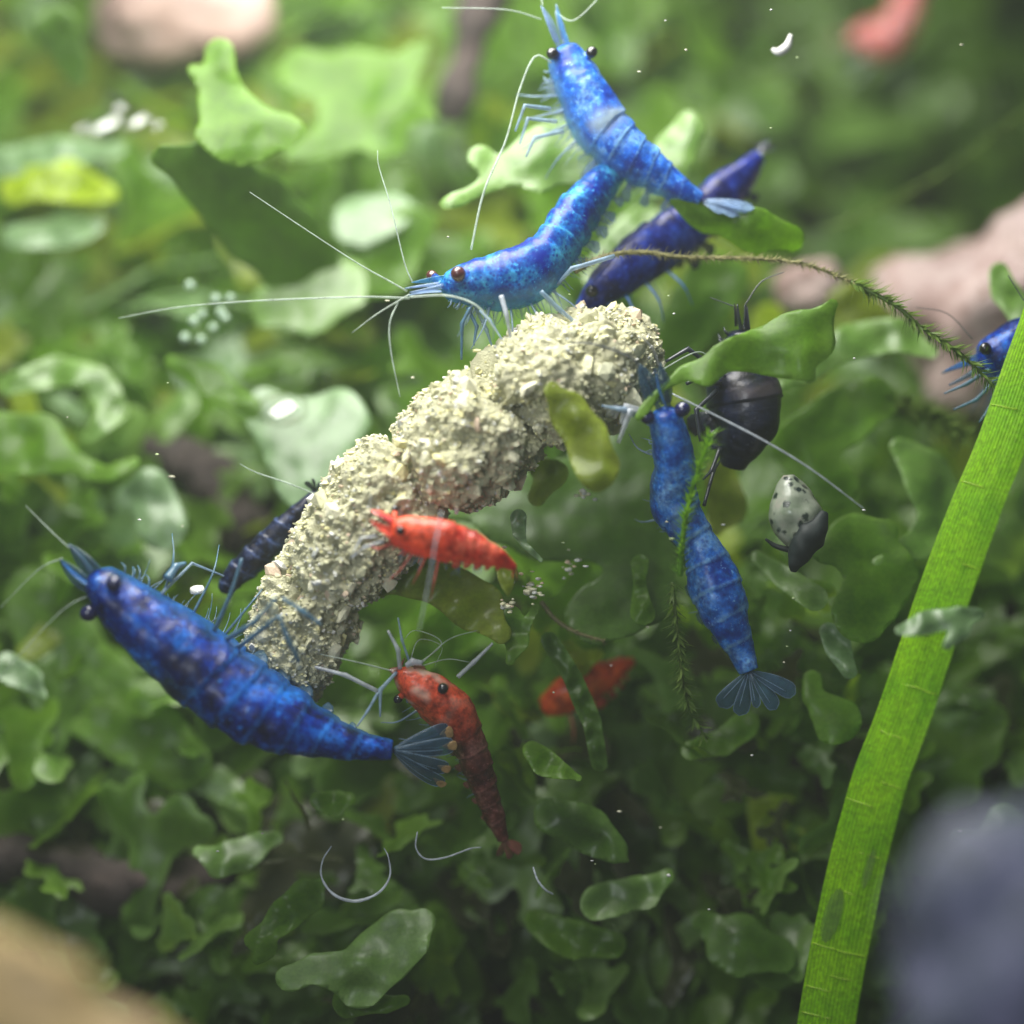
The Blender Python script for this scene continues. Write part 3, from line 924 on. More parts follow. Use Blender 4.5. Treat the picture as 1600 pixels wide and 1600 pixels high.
def shrimp(label, st, dorsal, skin, fin, group=None, sa=.44, wr=.78, n=150, eyes=(), eye_mat=None, tail=(), tail_base=None,
           legs=(), leg_mat='teal', feelers=(), feeler_mat='feeler', scales=(), pleopods=True, auto_legs=0, saddle=None, tip=False, pleo_len=1.0, name='dwarf_shrimp', ridge=1.0, snout=True, fringe=0):
    B = interp_stations(st, n)
    C = np.array([tuple(P(b[0], b[1], b[2] / 100)) for b in B])
    rad = np.array([max(b[3], 1.2) / 100 for b in B])
    T = np.gradient(C, axis=0)
    T /= np.linalg.norm(T, axis=1)[:, None]
    dh = cdir(*dorsal)
    root = empty(name, Vector(C[n // 2]), label, 'shrimp', group)
    nr = 36
    v, f, edge, dors, sad, along = [], [], [], [], [], []
    Ds, Ss = [], []
    sd_ = st[0][0] * .013
    for i in range(n):
        t = Vector(T[i])
        D = dh - dh.dot(t) * t
        D.normalize()
        S = t.cross(D)
        Ds.append(D); Ss.append(S)
        s = i / (n - 1)
        front = math.sqrt(max(.02, 1 - max(0, 1 - s / .035) ** 2))
        for k in range(nr):
            th = 2 * math.pi * k / nr
            c, sn = math.cos(th), math.sin(th)
            q = (s - sa) / (1 - sa) * 6 + .20 * c + .10 * noise.noise(Vector((c * 1.2, sn * 1.2, sd_)))
            ab = q > 0
            fr = q - math.floor(q) if ab else max(0, 1 + q / 6) ** 3
            if ab:
                m = 1 + ridge * (.085 * fr - .05)
                if q > 5: m = 1 - .01
                if c < -.15 and q < 5:
                    m += .13 * math.sin(math.pi * fr) ** .7 * (-c - .15)
            else:
                m = 1 + .055 * fr
                if c < -.3: m += .05 * (-c)
            m *= front
            hh = rad[i] * m
            ww = rad[i] * m * wr
            cc = c - .06 * max(0, c) ** 8
            p = Vector(C[i]) + D * (hh * cc) + S * (ww * sn * (1 - .10 * max(0, -c)))
            wob = (.030 * noise.noise(p * 3.2) + .014 * noise.noise(p * 9)) * min(1, rad[i] * 4)
            p = p + (D * c + S * sn) * wob
            v.append(p)
            e = 0.0
            if ab and fr > .84 and q < 5.2: e = min(1, (fr - .84) / .06)
            if not ab and q > -.10: e = .9
            edge.append(e)
            dors.append(c * .5 + .5)
            along.append(s)
            a = 0.0
            if saddle is not None:
                s0, s1, c0 = saddle
                a = math.exp(-((s - s0) / s1) ** 2) * max(0, min(1, (c - c0) * 2.5)) * max(0, min(1, (.7 + 1.6 * noise.noise(p * 2.6)) if c0 > -1 else (2.6 * noise.noise(p * 4.5) - .1)))
            sad.append(a)
    for i in range(n - 1):
        for k in range(nr):
            k2 = (k + 1) % nr
            f.append((i * nr + k, (i + 1) * nr + k, (i + 1) * nr + k2, i * nr + k2))
    f.append(tuple(range(nr)))
    f.append(tuple((n - 1) * nr + k for k in range(nr - 1, -1, -1)))
    make('body', v, f, SK[skin], root, True, {'edge': edge, 'dors': dors, 'saddle': sad, 'along': along})
    rr = random.Random(int(st[0][0]))
    if skin in FLESH:
        # the flesh that shows through the clear parts of the shell
        a, b = int(n * .05), n - 3
        fl = [Vector(C[i]) + Ds[i] * rad[i] * (.12 + .1 * noise.noise(Vector((i * .09, sd_, 0)))) for i in range(a, b)]
        v, f = tube_geo(fl, [rad[i] * (.50 + .16 * noise.noise(Vector((i * .13, 3, sd_)))) for i in range(a, b)], 16)
        make('flesh', v, f, FLESH[skin], root)
    # snout: toothed rostrum and the two thick feeler stalks
    if snout:
        t0 = Vector(T[2])
        D, S, r0 = Ds[2], Ss[2], rad[int(n * .05)]
        fwd = -t0
        if scales:
            mt_ = sum((P(*sc[1]) for sc in scales), Vector()) / len(scales)
            L = (mt_ - Vector(C[0])).length
            fwd = (mt_ - Vector(C[0])).normalized()
        else:
            L = r0 * 1.8
        b = Vector(C[1]) + D * r0 * .55
        add_blade('rostrum', b - fwd * r0 * .3, b + fwd * L * .95, r0 * .16, S, SK[skin], root, pointed=True)
        for sg in (-1, 1):
            b = Vector(C[1]) + S * sg * r0 * .30 * wr + D * r0 * .1
            e = b + fwd * L * rr.uniform(.95, 1.1) + S * sg * r0 * .35
            W = catmull([tuple(b), tuple(b.lerp(e, .5) + S * sg * r0 * .10), tuple(e)], 12)
            v, f = tube_geo(W, np.linspace(r0 * .17, r0 * .05, 12), 8)
            make('feeler_stalk', v, f, FIN[fin], root)
        # mouthparts: a small brush of bent feet under the head
        for q in range(8):
            j = int(n * rr.uniform(.04, .17))
            sg = rr.choice((-1, 1))
            b = Vector(C[j]) - Ds[j] * rad[j] * .8 + Ss[j] * sg * rad[j] * .35
            e = b + fwd * r0 * rr.uniform(.2, .7) - Ds[j] * r0 * rr.uniform(.25, .6) + Ss[j] * sg * r0 * rr.uniform(0, .3)
            W = catmull([tuple(b), tuple(b.lerp(e, .5) + Ss[j] * sg * r0 * .2), tuple(e)], 9)
            v, f = tube_geo(W, np.linspace(.022, .008, 9), 6)
            make('mouthpart', v, f, LEG[leg_mat], root)
    # eyes on short stalks
    for (ex, ey, ed, er) in eyes:
        p = P(ex, ey, ed)
        j = int(np.argmin(np.linalg.norm(C[:int(n * .4)] - np.array(p), axis=1)))
        j = min(j + 4, n - 1)
        b = Vector(C[j])
        ax = (p - b)
        ln = ax.length
        ax.normalize()
        v, f = tube_geo([b, b.lerp(p, .5), p - ax * er / 100 * .5], [er / 100 * .75, er / 100 * .7, er / 100 * .8], 10)
        make('eye_stalk', v, f, SK[skin], root, True, {'edge': [0] * len(v), 'dors': [1] * len(v), 'saddle': [0] * len(v), 'along': [0] * len(v)})
        v, f = sphere_geo(p, er / 100, 16, 12, ax, 1.15)
        make('eye', v, f, eye_mat or m_eye, root)
    # antennal scales: flat pointed plates either side of the snout
    for sc in scales:
        (x0, y0, d0), (x1, y1, d1), wd = sc
        add_blade('antennal_scale', P(x0, y0, d0), P(x1, y1, d1), wd / 100, dh, FIN[fin], root, pointed=True)
    # tail fan
    if tail:
        tb = tail_base or (B[-1][0], B[-1][1], B[-1][2] / 100)
        for q, (x, y, d, wd) in enumerate(tail):
            nm = 'telson' if q == len(tail) // 2 else 'tail_fin'
            b = P(*tb)
            e = P(x, y, d)
            bl = add_blade(nm, b, e, wd / 100, dh, FIN[fin], root, rim=skin in ('navy', 'dusk', 'azure'))
            if tip:
                a = b.lerp(e, .80)
                add_blade('fin_tip', a + dh * .012, e + (e - b) * .03 + dh * .012, wd / 100 * .55, dh, FIN['tip'], bl)
    for L in legs:
        add_leg(L, LEG[leg_mat] if not isinstance(L[0], str) else LEG[L[0]], root)
    for A in feelers:
        mt = LEG[feeler_mat]
        if isinstance(A[0], str):
            mt = LEG[A[0]]; A = A[1:]
        W, r = px_curve(A, 44)
        r = [x * .52 for x in r]
        v, f = tube_geo(W, r, 6)
        make('antenna', v, f, mt, root)
    # walking legs hidden under the body, in pairs
    for q in range(auto_legs):
        j = int(n * (.20 + .20 * q / max(1, auto_legs - 1)))
        for sd in (-1, 1):
            D, S, t = Ds[j], Ss[j], Vector(T[j])
            r0 = rad[j]
            b = Vector(C[j]) - D * r0 * .8 + S * sd * r0 * .35
            L = r0 * rr.uniform(1.3, 1.8)
            fw = (.9 - .45 * q)
            k1 = b - D * L * .45 + S * sd * L * .45 - t * L * .3 * fw
            k2 = k1 - D * L * .55 - t * L * .35 * fw
            W = catmull([tuple(b), tuple(k1), tuple(k2)], 12)
            v, f = tube_geo(W, np.linspace(.024, .007, 12), 6)
            make('leg', v, f, LEG[leg_mat], root)
    if pleopods:
        for q in range(5):
            j = int(n * (sa + (1 - sa) * (q + .45) / 6))
            for sd in (-1, 1):
                D, S, t = Ds[j], Ss[j], Vector(T[j])
                r0 = rad[j]
                b = Vector(C[j]) - D * r0 * .75 + S * sd * r0 * .4
                e = b - D * r0 * .75 * pleo_len + t * r0 * .35 + S * sd * r0 * .1
                add_blade('swimmeret', b, e, r0 * .24, S, FIN[fin], root, nseg=8)
    if fringe:
        mb = MB()
        for q in range(fringe):
            s_ = rr.uniform(.10, .80)
            j = int(n * s_)
            D, S, t = Ds[j], Ss[j], Vector(T[j])
            r0 = rad[j]
            sg = rr.uniform(-1, 1)
            b = Vector(C[j]) - D * r0 * .8 + S * sg * r0 * .4
            L = r0 * rr.uniform(.25, .75) + .05
            e = b - D * L + t * L * rr.uniform(-.6, .5) + S * sg * L * .6
            W = catmull([tuple(b), tuple(b.lerp(e, .55) - D * L * .18), tuple(e)], 6)
            v, f = tube_geo(W, np.linspace(.013, .004, 6), 4)
            mb.add(v, f)
        o = make('leg_hair', mb.v, mb.f, LEG[leg_mat if leg_mat in ('teal', 'grey') else 'grey'], root)
        tag(o, kind='stuff')
    return root


def add_blade(name, b, e, wd, normal, mat, parent, pointed=False, nseg=16, rim=False):
    ax = (e - b)
    L = ax.length
    ax.normalize()
    N = Vector(normal)
    N = N - N.dot(ax) * ax
    if N.length < .05: N = Vector((.3, -.7, .6)); N = N - N.dot(ax) * ax
    N.normalize()
    S = ax.cross(N)
    v, f = [], []
    nr = 10
    for i in range(nseg):
        t = i / (nseg - 1)
        if pointed:
            w_ = wd * (max(0, math.sin(math.pi * min(1, .22 + .78 * t))) ** .8 + .04)
        else:
            w_ = wd * max(.05, (.10 + .95 * math.sin(math.pi * .5 * min(1, t * 1.25))) * max(0, 1 - max(0, (t - .82) / .18) ** 2.2) ** .5)
        th_ = wd * .16 * (1 - .6 * t)
        c = b + ax * (L * t) + N * (.05 * L * math.sin(math.pi * t))
        for k in range(nr):
            a = 2 * math.pi * k / nr
            rb = 1 + (.25 * math.cos(3 * a) if not pointed else 0)
            v.append(c + S * (w_ * math.cos(a)) + N * (th_ * rb * math.sin(a)))
    for i in range(nseg - 1):
        for k in range(nr):
            f.append((i * nr + k, i * nr + (k + 1) % nr, (i + 1) * nr + (k + 1) % nr, (i + 1) * nr + k))
    f.append(tuple(range(nr - 1, -1, -1)))
    f.append(tuple((nseg - 1) * nr + k for k in range(nr)))
    o = make(name, v, f, mat, parent)
    if rim:
        idx = [i * nr for i in range(2, nseg)] + [i * nr + nr // 2 for i in range(nseg - 1, 1, -1)]
        vv, ff = tube_geo([v[q] for q in idx], [.006] * len(idx), 5)
        make('fin_rim', vv, ff, LEG['grey'], o)
        vv, ff = tube_geo([v[i * nr + 2] for i in range(1, nseg - 3)], [.007] * (nseg - 4), 5)
        make('fin_rib', vv, ff, LEG['grey'], o)
    return o


def add_leg(pts, mat, parent):
    if isinstance(pts[0], str): pts = pts[1:]
    # straight joints with a little swelling at each knee
    C, r = [], []
    n = len(pts)
    for i in range(n - 1):
        a, b = pts[i], pts[i + 1]
        for t in np.linspace(0, 1, 6, endpoint=(i == n - 2)):
            x = [a[k] + (b[k] - a[k]) * t for k in range(3)]
            C.append(P(*x))
            ra = a[3] if len(a) > 3 else 4
            rb = b[3] if len(b) > 3 else 3
            rad = ra + (rb - ra) * t
            if t < .1 and i > 0: rad *= 1.25
            r.append(rad / 100 * .72)
    v, f = tube_geo(C, r, 8)
    make('leg', v, f, mat, parent)


BL = 'blue shrimps feeding round the pellet'
# A: the large one in front
shrimp('large deep navy-blue shrimp in front, clinging to the lower left end of the pellet',
       [(140, 897, -.95, 22), (160, 913, -.95, 34), (184, 936, -.9, 45), (230, 975, -.8, 58), (290, 1022, -.7, 67), (345, 1066, -.65, 70), (395, 1100, -.6, 69), (445, 1126, -.55, 61), (490, 1144, -.5, 47),
        (530, 1157, -.5, 33), (570, 1166, -.45, 25), (612, 1171, -.4, 18)],
       (-.5, -.35, .8), 'navy', 'navy', sa=.46, eyes=[(178, 912, -1.5, 13), (139, 957, -1.0, 13)], eye_mat=m_eye_b,
       scales=[((160, 905, -.95), (108, 850, -.9), 17), ((146, 922, -.95), (93, 874, -.9), 16)],
       tail=[(694, 1226, -.1, 14), (702, 1202, -.25, 14), (690, 1174, -.3, 7), (712, 1164, -.35, 14), (706, 1142, -.2, 17)], tip=True,
       legs=[[(335, 985, -.7, 5), (362, 925, -.9, 4.5), (378, 872, -.95, 3)], [(352, 1000, -.7, 5.5), (398, 972, -1.3, 5), (431, 936, -1.5, 3.5)],
             [(372, 1012, -.7, 5.5), (424, 972, -1.35, 5), (436, 962, -1.4, 3)], [(436, 962, -1.4, 3.5), (450, 1000, -1.35, 5.5), (468, 1036, -1.2, 5)],
             [(440, 934, -1.45, 3.5), (476, 958, -1.4, 5), (502, 977, -1.3, 4)], [(262, 905, -.7, 12), (275, 885, -.6, 8), (290, 880, -.5, 4)],
             ['grey', (250, 930, -.7, 4), (300, 880, -.3, 3), (350, 900, -.1, 2)]],
       leg_mat='teal', feelers=[[(108, 856, -.9, 3), (80, 830, -.9, 2), (40, 790, -.8, 1)], [(98, 872, -.9, 3), (60, 890, -1, 1.6), (0, 950, -1.1, 1)],
                                [(150, 925, -1, 2), (90, 960, -1.2, 1.6), (-20, 1080, -1.4, 1)]],
       saddle=(.36, .10, .15), auto_legs=3, pleo_len=.3, fringe=90)
# B: the middle one standing on the pellet
shrimp('teal-blue shrimp in profile with brown eyes, standing on top of the pellet',
       [(688, 448, -.1, 16), (706, 446, -.05, 26), (740, 441, 0, 38), (785, 438, .1, 48), (828, 424, .2, 48), (862, 392, .35, 40), (888, 354, .55, 41), (912, 320, .75, 37),
        (937, 291, .95, 31), (966, 260, 1.2, 23)],
       (-.35, .85, .4), 'teal', 'azure', sa=.50, eyes=[(716, 428, -.45, 12), (675, 431, .2, 9)], eye_mat=m_eye_r,
       scales=[((690, 455, -.25), (636, 462, -.3), 8), ((690, 448, .1), (640, 450, 0), 7)],
       legs=[['white', (783, 462, -.5, 6), (791, 490, -.55, 5), (799, 532, -.45, 3)], ['grey', (845, 455, -.4, 5), (872, 482, -.3, 5), (925, 525, -.1, 3)],
             ['teal', (735, 480, -.2, 4), (722, 505, -.2, 4), (721, 562, -.1, 2.5)], ['grey', (750, 485, -.3, 4), (765, 500, -.4, 3.5), (784, 530, -.4, 2)],
             ['grey', (742, 478, .2, 4), (760, 515, .2, 4), (770, 545, .2, 2)], ['teal', (730, 480, 0, 4), (745, 510, 0, 4), (740, 540, 0, 2)],
             ['grey', (885, 420, .2, 6), (940, 400, .2, 5), (975, 395, .2, 5), (893, 425, 0, 3)] if False else ['grey', (870, 445, .2, 4), (893, 420, .1, 5), (960, 400, .3, 5)]],
       leg_mat='grey',
       feelers=[[(640, 466, -.3, 4), (560, 464, -.4, 3), (400, 470, -.5, 2.4), (280, 480, -.6, 2), (185, 497, -.7, 1.2)],
                [(636, 455, -.2, 3), (610, 440, -.2, 2.6), (560, 412, -.2, 2), (480, 360, -.2, 1.6), (390, 300, -.2, 1)],
                [(645, 442, 0, 2.6), (632, 410, 0, 2.4), (610, 320, .1, 2.2), (592, 260, .2, 1.8), (590, 235, .2, 1.2)],
                [(622, 472, -.3, 3.4), (609, 505, -.4, 3.2), (611, 550, -.4, 3), (625, 620, -.4, 1.4)],
                [(640, 460, -.3, 3), (590, 490, -.4, 2.4), (550, 520, -.4, 1.2)],
                [(640, 464, -.35, 4), (700, 462, -.5, 4), (745, 478, -.6, 3.5), (770, 510, -.6, 2.5), (782, 528, -.6, 1.6)]],
       saddle=(.42, .06, .1), auto_legs=4, pleo_len=1.0, fringe=110)
# C: the topmost one
shrimp('bright azure shrimp at the top of the picture, head up and tail to the right',
       [(876, 72, .9, 25), (894, 110, .9, 38), (914, 152, .9, 45), (938, 196, .9, 48), (972, 232, .9, 44), (1006, 258, .95, 38), (1036, 278, 1, 30), (1062, 296, 1, 23), (1092, 313, 1.05, 16)],
       (.62, .35, .65), 'azure', 'azure', sa=.46, eyes=[(864, 84, .7, 10), (924, 82, .7, 9)], eye_mat=m_eye,
       scales=[((870, 65, .8), (845, 8, .8), 10), ((880, 62, .8), (868, 15, .8), 9)],
       tail=[(1205, 352, 1.25, 12), (1178, 326, 1.0, 9), (1168, 332, 1.0, 5), (1150, 338, .95, 9), (1128, 334, .9, 8)],
       legs=[['grey', (860, 170, .7, 5), (820, 165, .5, 4), (805, 205, .5, 2.5)], ['grey', (870, 190, .7, 5), (825, 185, .6, 4), (812, 225, .6, 2.5)],
             ['grey', (880, 205, .8, 5), (835, 215, .6, 4), (822, 245, .6, 2.5)]],
       feelers=[[(862, 98, .6, 3), (836, 88, .5, 3.4), (812, 140, .4, 3.4), (790, 220, .3, 3.6), (756, 300, .2, 4), (736, 390, .1, 4)],
                [(868, 20, .8, 3), (900, 30, .7, 2.4), (960, -30, .7, 1.6)], [(846, 30, .8, 2.4), (790, 15, .7, 2), (690, 12, .7, 1.2)], [(848, 8, .8, 2.4), (838, -40, .8, 1.4)]],
       auto_legs=4, saddle=(.42, .05, .0), pleo_len=1.5, leg_mat='grey', fringe=150)
# D: right one
shrimp('medium blue shrimp on the right seen from above, its tail fan spread below',
       [(1036, 636, -.6, 24), (1041, 658, -.55, 28), (1050, 695, -.4, 33), (1054, 735, -.2, 35), (1052, 772, .05, 40), (1062, 803, .1, 39), (1085, 838, .1, 33), (1103, 872, .1, 38), (1116, 912, .1, 45),
        (1130, 950, .1, 42), (1145, 988, .15, 32), (1158, 1018, .2, 23), (1170, 1048, .2, 18)],
       (.35, .1, .9), 'dusk', 'navy', sa=.42, wr=.9, eyes=[(1012, 652, -.75, 11), (1066, 640, -.75, 12)], eye_mat=m_eye_b,
       scales=[((1024, 632, -.62), (998, 568, -.85), 15), ((1041, 630, -.62), (1031, 570, -.85), 13)],
       tail=[(1124, 1104, .25, 14), (1155, 1118, .2, 13), (1183, 1106, .15, 7), (1213, 1108, .2, 12), (1243, 1084, .25, 13)],
       legs=[['white', (1018, 650, -.5, 6), (985, 642, -.75, 7), (966, 692, -.6, 4)], ['grey', (1015, 660, -.5, 6), (975, 640, -.75, 6), (940, 634, -.7, 3)], ['white', (1016, 645, -.5, 6), (978, 636, -.7, 8), (970, 662, -.6, 4)], ['black', (1100, 790, .1, 4), (1115, 735, .4, 4), (1125, 720, .6, 2)]],
       feelers=[['dark_feeler', (1000, 575, -.85, 4), (985, 558, -.9, 3), (930, 538, -.9, 2.4), (890, 536, -.85, 1.6)], ['dark_feeler', (1030, 572, -.85, 3.4), (1020, 545, -.8, 2.8), (1000, 522, -.7, 1.6)],
                ['white', (1050, 615, -.4, 2.6), (1120, 650, -.6, 3.4), (1200, 692, -.7, 3.4), (1270, 735, -.7, 2.6), (1350, 795, -.7, 1.4)],
                [(1030, 580, -.2, 2), (1090, 550, -.2, 1.8), (1120, 570, -.1, 1.2)]],
       auto_legs=2, leg_mat='grey', saddle=(.40, .05, .2), pleo_len=.8, ridge=.8, fringe=50)
# E: dark one behind
shrimp('dark indigo shrimp behind the moss strand, nose at the upper edge of the pellet',
       [(902, 492, 1.1, 8), (920, 470, 1.1, 20), (950, 442, 1.2, 32), (985, 414, 1.4, 40), (1025, 384, 1.6, 44), (1060, 360, 1.8, 42), (1100, 330, 2.0, 38), (1135, 296, 2.2, 34), (1165, 268, 2.3, 24), (1185, 245, 2.4, 15)],
       (-.5, .75, .4), 'indigo', 'black', sa=.46, eyes=[(925, 455, .9, 10)], tail=[(1210, 230, 2.5, 12), (1200, 218, 2.5, 10), (1188, 224, 2.5, 8)], auto_legs=3, leg_mat='blue', n=110)
# F: behind the pellet, lower left
shrimp('narrow striped dark navy shrimp behind the lower left edge of the pellet',
       [(345, 925, .85, 10), (372, 896, .85, 23), (402, 868, .85, 26), (432, 838, .85, 24), (457, 812, .85, 20), (478, 790, .85, 15), (494, 768, .85, 8)],
       (-.6, .3, .7), 'slate', 'black', sa=.1, n=120, tail=[(478, 752, .7, 6), (490, 748, .7, 6), (500, 756, .7, 6)], pleopods=False, eyes=[], feelers=[[(500, 775, .5, 2.6), (450, 755, .4, 2.6), (400, 738, .4, 2), (375, 725, .4, 1.2)]], ridge=1.3, snout=False)
# G: black one
shrimp('fat black shrimp with pinkish blotches under the mid-green leaf, right of the pellet',
       [(1159, 515, .5, 20), (1158, 545, .55, 30), (1160, 588, .6, 54), (1164, 625, .6, 61), (1166, 658, .6, 57), (1158, 686, .6, 43), (1150, 710, .65, 31), (1146, 730, .7, 20)],
       (.8, .15, .5), 'black', 'black', sa=.52, n=110, scales=[((1150, 510, .5), (1147, 474, .45), 7), ((1165, 510, .5), (1165, 474, .45), 7)],
       legs=[[(1125, 600, .3, 6), (1090, 590, .1, 6), (1072, 600, .1, 4)], [(1120, 610, .3, 5), (1088, 640, .1, 5), (1095, 690, .1, 4)], [(1125, 700, .4, 5), (1112, 735, .2, 4), (1098, 750, .2, 2.5)],
             [(1130, 585, .3, 5), (1075, 545, 0, 5), (1040, 565, 0, 3)]],
       leg_mat='black', feelers=[['dark_feeler', (1165, 475, .4, 2.4), (1190, 440, .4, 2), (1225, 425, .4, 1.4)], ['dark_feeler', (1145, 478, .4, 2.2), (1110, 465, .4, 1.2)]], auto_legs=0, ridge=.05, saddle=(.45, .07, -.1))
# H: at the right edge
shrimp('blue shrimp cut off by the right edge, behind the long grass blade',
       [(1530, 572, .9, 22), (1556, 562, .9, 46), (1600, 556, .95, 64), (1650, 565, 1, 66), (1710, 600, 1, 52), (1760, 650, 1, 30)],
       (-.2, .8, .5), 'navy', 'navy', n=100, eyes=[(1540, 545, .5, 10)], legs=[['teal', (1550, 575, .7, 5), (1510, 600, .6, 4), (1475, 615, .6, 2)], ['teal', (1565, 585, .7, 5), (1525, 625, .6, 4), (1490, 640, .6, 2)], ['teal', (1575, 590, .7, 5), (1545, 640, .6, 4), (1530, 660, .6, 2)]],
       feelers=[['dark_feeler', (1520, 530, .8, 2), (1480, 490, .8, 1.6), (1430, 480, .8, 1)], ['dark_feeler', (1600, 470, .5, 2), (1575, 430, .5, 1.4)]], auto_legs=4, leg_mat='teal', fringe=80)
# I: small bright red
shrimp('small bright red shrimp in profile in front of the pellet',
       [(610, 826, -1.15, 20), (628, 831, -1.15, 27), (660, 838, -1.15, 32), (700, 846, -1.15, 33), (732, 854, -1.1, 28), (760, 864, -1.1, 22), (785, 875, -1.05, 14), (805, 888, -1, 6)],
       (.2, .8, .55), 'red', 'red', sa=.48, wr=.75, eyes=[(626, 829, -1.45, 7), (617, 796, -1.0, 6)],
       scales=[((612, 812, -1.2), (578, 797, -1.2), 9), ((612, 838, -1.3), (580, 816, -1.3), 8)],
       tail=[(808, 905, -.9, 5), (800, 903, -.9, 5)], legs=[['white', (600, 845, -1.2, 4), (570, 855, -1.2, 3), (548, 872, -1.1, 2)], ['red', (612, 850, -1.2, 4), (590, 858, -1.1, 3), (575, 852, -1.1, 2)], ['white', (590, 838, -1.2, 3), (565, 840, -1.2, 2.5), (552, 862, -1.2, 2)]],
       leg_mat='red', feelers=[['white', (585, 806, -1.2, 2), (578, 790, -1.2, 1.4), (580, 770, -1.2, .8)], ['white', (690, 800, -1.9, 3.4), (680, 850, -2, 3.4), (672, 900, -1.9, 3), (655, 985, -1.8, 1.6)]], auto_legs=3, pleo_len=.35, fringe=40)
# J: rusty
shrimp('rusty translucent shrimp facing up left, just past the tail of the large navy shrimp',
       [(618, 1049, -.05, 11), (634, 1060, -.05, 25), (655, 1074, -.05, 35), (682, 1092, 0, 42), (708, 1118, .05, 40), (728, 1150, .15, 33), (742, 1188, .25, 30), (754, 1222, .35, 26), (766, 1256, .45, 21), (777, 1288, .55, 16), (786, 1312, .6, 11)],
       (.55, .3, .7), 'rust', 'rust', sa=.46, eyes=[(692, 1076, -.5, 9), (622, 1092, 0, 7)],
       scales=[((640, 1055, -.1), (606, 1046, -.1), 9), ((665, 1055, -.1), (640, 1030, -.15), 9)],
       tail=[(800, 1340, .7, 10), (815, 1330, .7, 10), (780, 1338, .7, 8)],
       legs=[['white', (625, 1045, -.3, 5), (622, 1015, -.4, 5), (606, 985, -.4, 3)], ['white', (590, 1080, -.3, 5), (540, 1055, -.4, 4.5), (492, 1042, -.4, 3)], ['grey', (592, 1080, -.3, 4), (575, 1110, -.4, 3), (558, 1135, -.4, 2)],
             ['white', (715, 1058, -.3, 5), (740, 1035, -.3, 4.5), (770, 1005, -.3, 3)], ['grey', (620, 1050, -.2, 4), (594, 1078, -.3, 5), (594, 1120, -.3, 2)], ['grey', (640, 1035, -.2, 3), (628, 1000, -.3, 3), (622, 965, -.3, 2)],
             ['white', (635, 1040, -.2, 6), (645, 1034, -.25, 8), (660, 1036, -.25, 6)]],
       feelers=[[(612, 1048, -.2, 2.4), (560, 1035, -.3, 2.4), (500, 1022, -.3, 1.6)], [(650, 1040, -.2, 2), (690, 1005, -.2, 2), (650, 985, -.2, 1.4), (630, 1000, -.2, 1)],
                [(655, 1040, -.2, 2), (700, 1000, -.3, 1.8), (745, 985, -.3, 1)], [(660, 1040, -.2, 1.8), (700, 1030, -.2, 1.8), (735, 1035, -.2, 1)], [(640, 1035, -.2, 1.6), (655, 1000, -.2, 1.4), (690, 1010, -.2, 1), (680, 1040, -.2, .8)]],
       auto_legs=2, leg_mat='grey', pleo_len=.4, saddle=(.12, .16, -1.2), fringe=40)
# K: far, pink
shrimp('blurred pink shrimp far back at the top right', [(1330, 62, 11, 18), (1355, 58, 11, 36), (1385, 60, 11, 46), (1408, 30, 11, 46), (1425, -15, 11, 38), (1440, -60, 11, 26)], (.3, .6, .6), 'pink', 'pink', n=80, auto_legs=3, leg_mat='white', tail=[(1455, -90, 11, 16), (1440, -92, 11, 10)])
# L: orange in the weeds
shrimp('orange shrimp hidden behind a dark stem in the lower plants', [(846, 1108, 2.0, 16), (868, 1097, 2.0, 28), (890, 1082, 2.0, 34), (918, 1066, 2.0, 34), (945, 1056, 2.1, 28), (970, 1042, 2.2, 18), (990, 1034, 2.3, 8)], (.2, .8, .5), 'orange', 'red', n=80, auto_legs=2, leg_mat='red', snout=False)

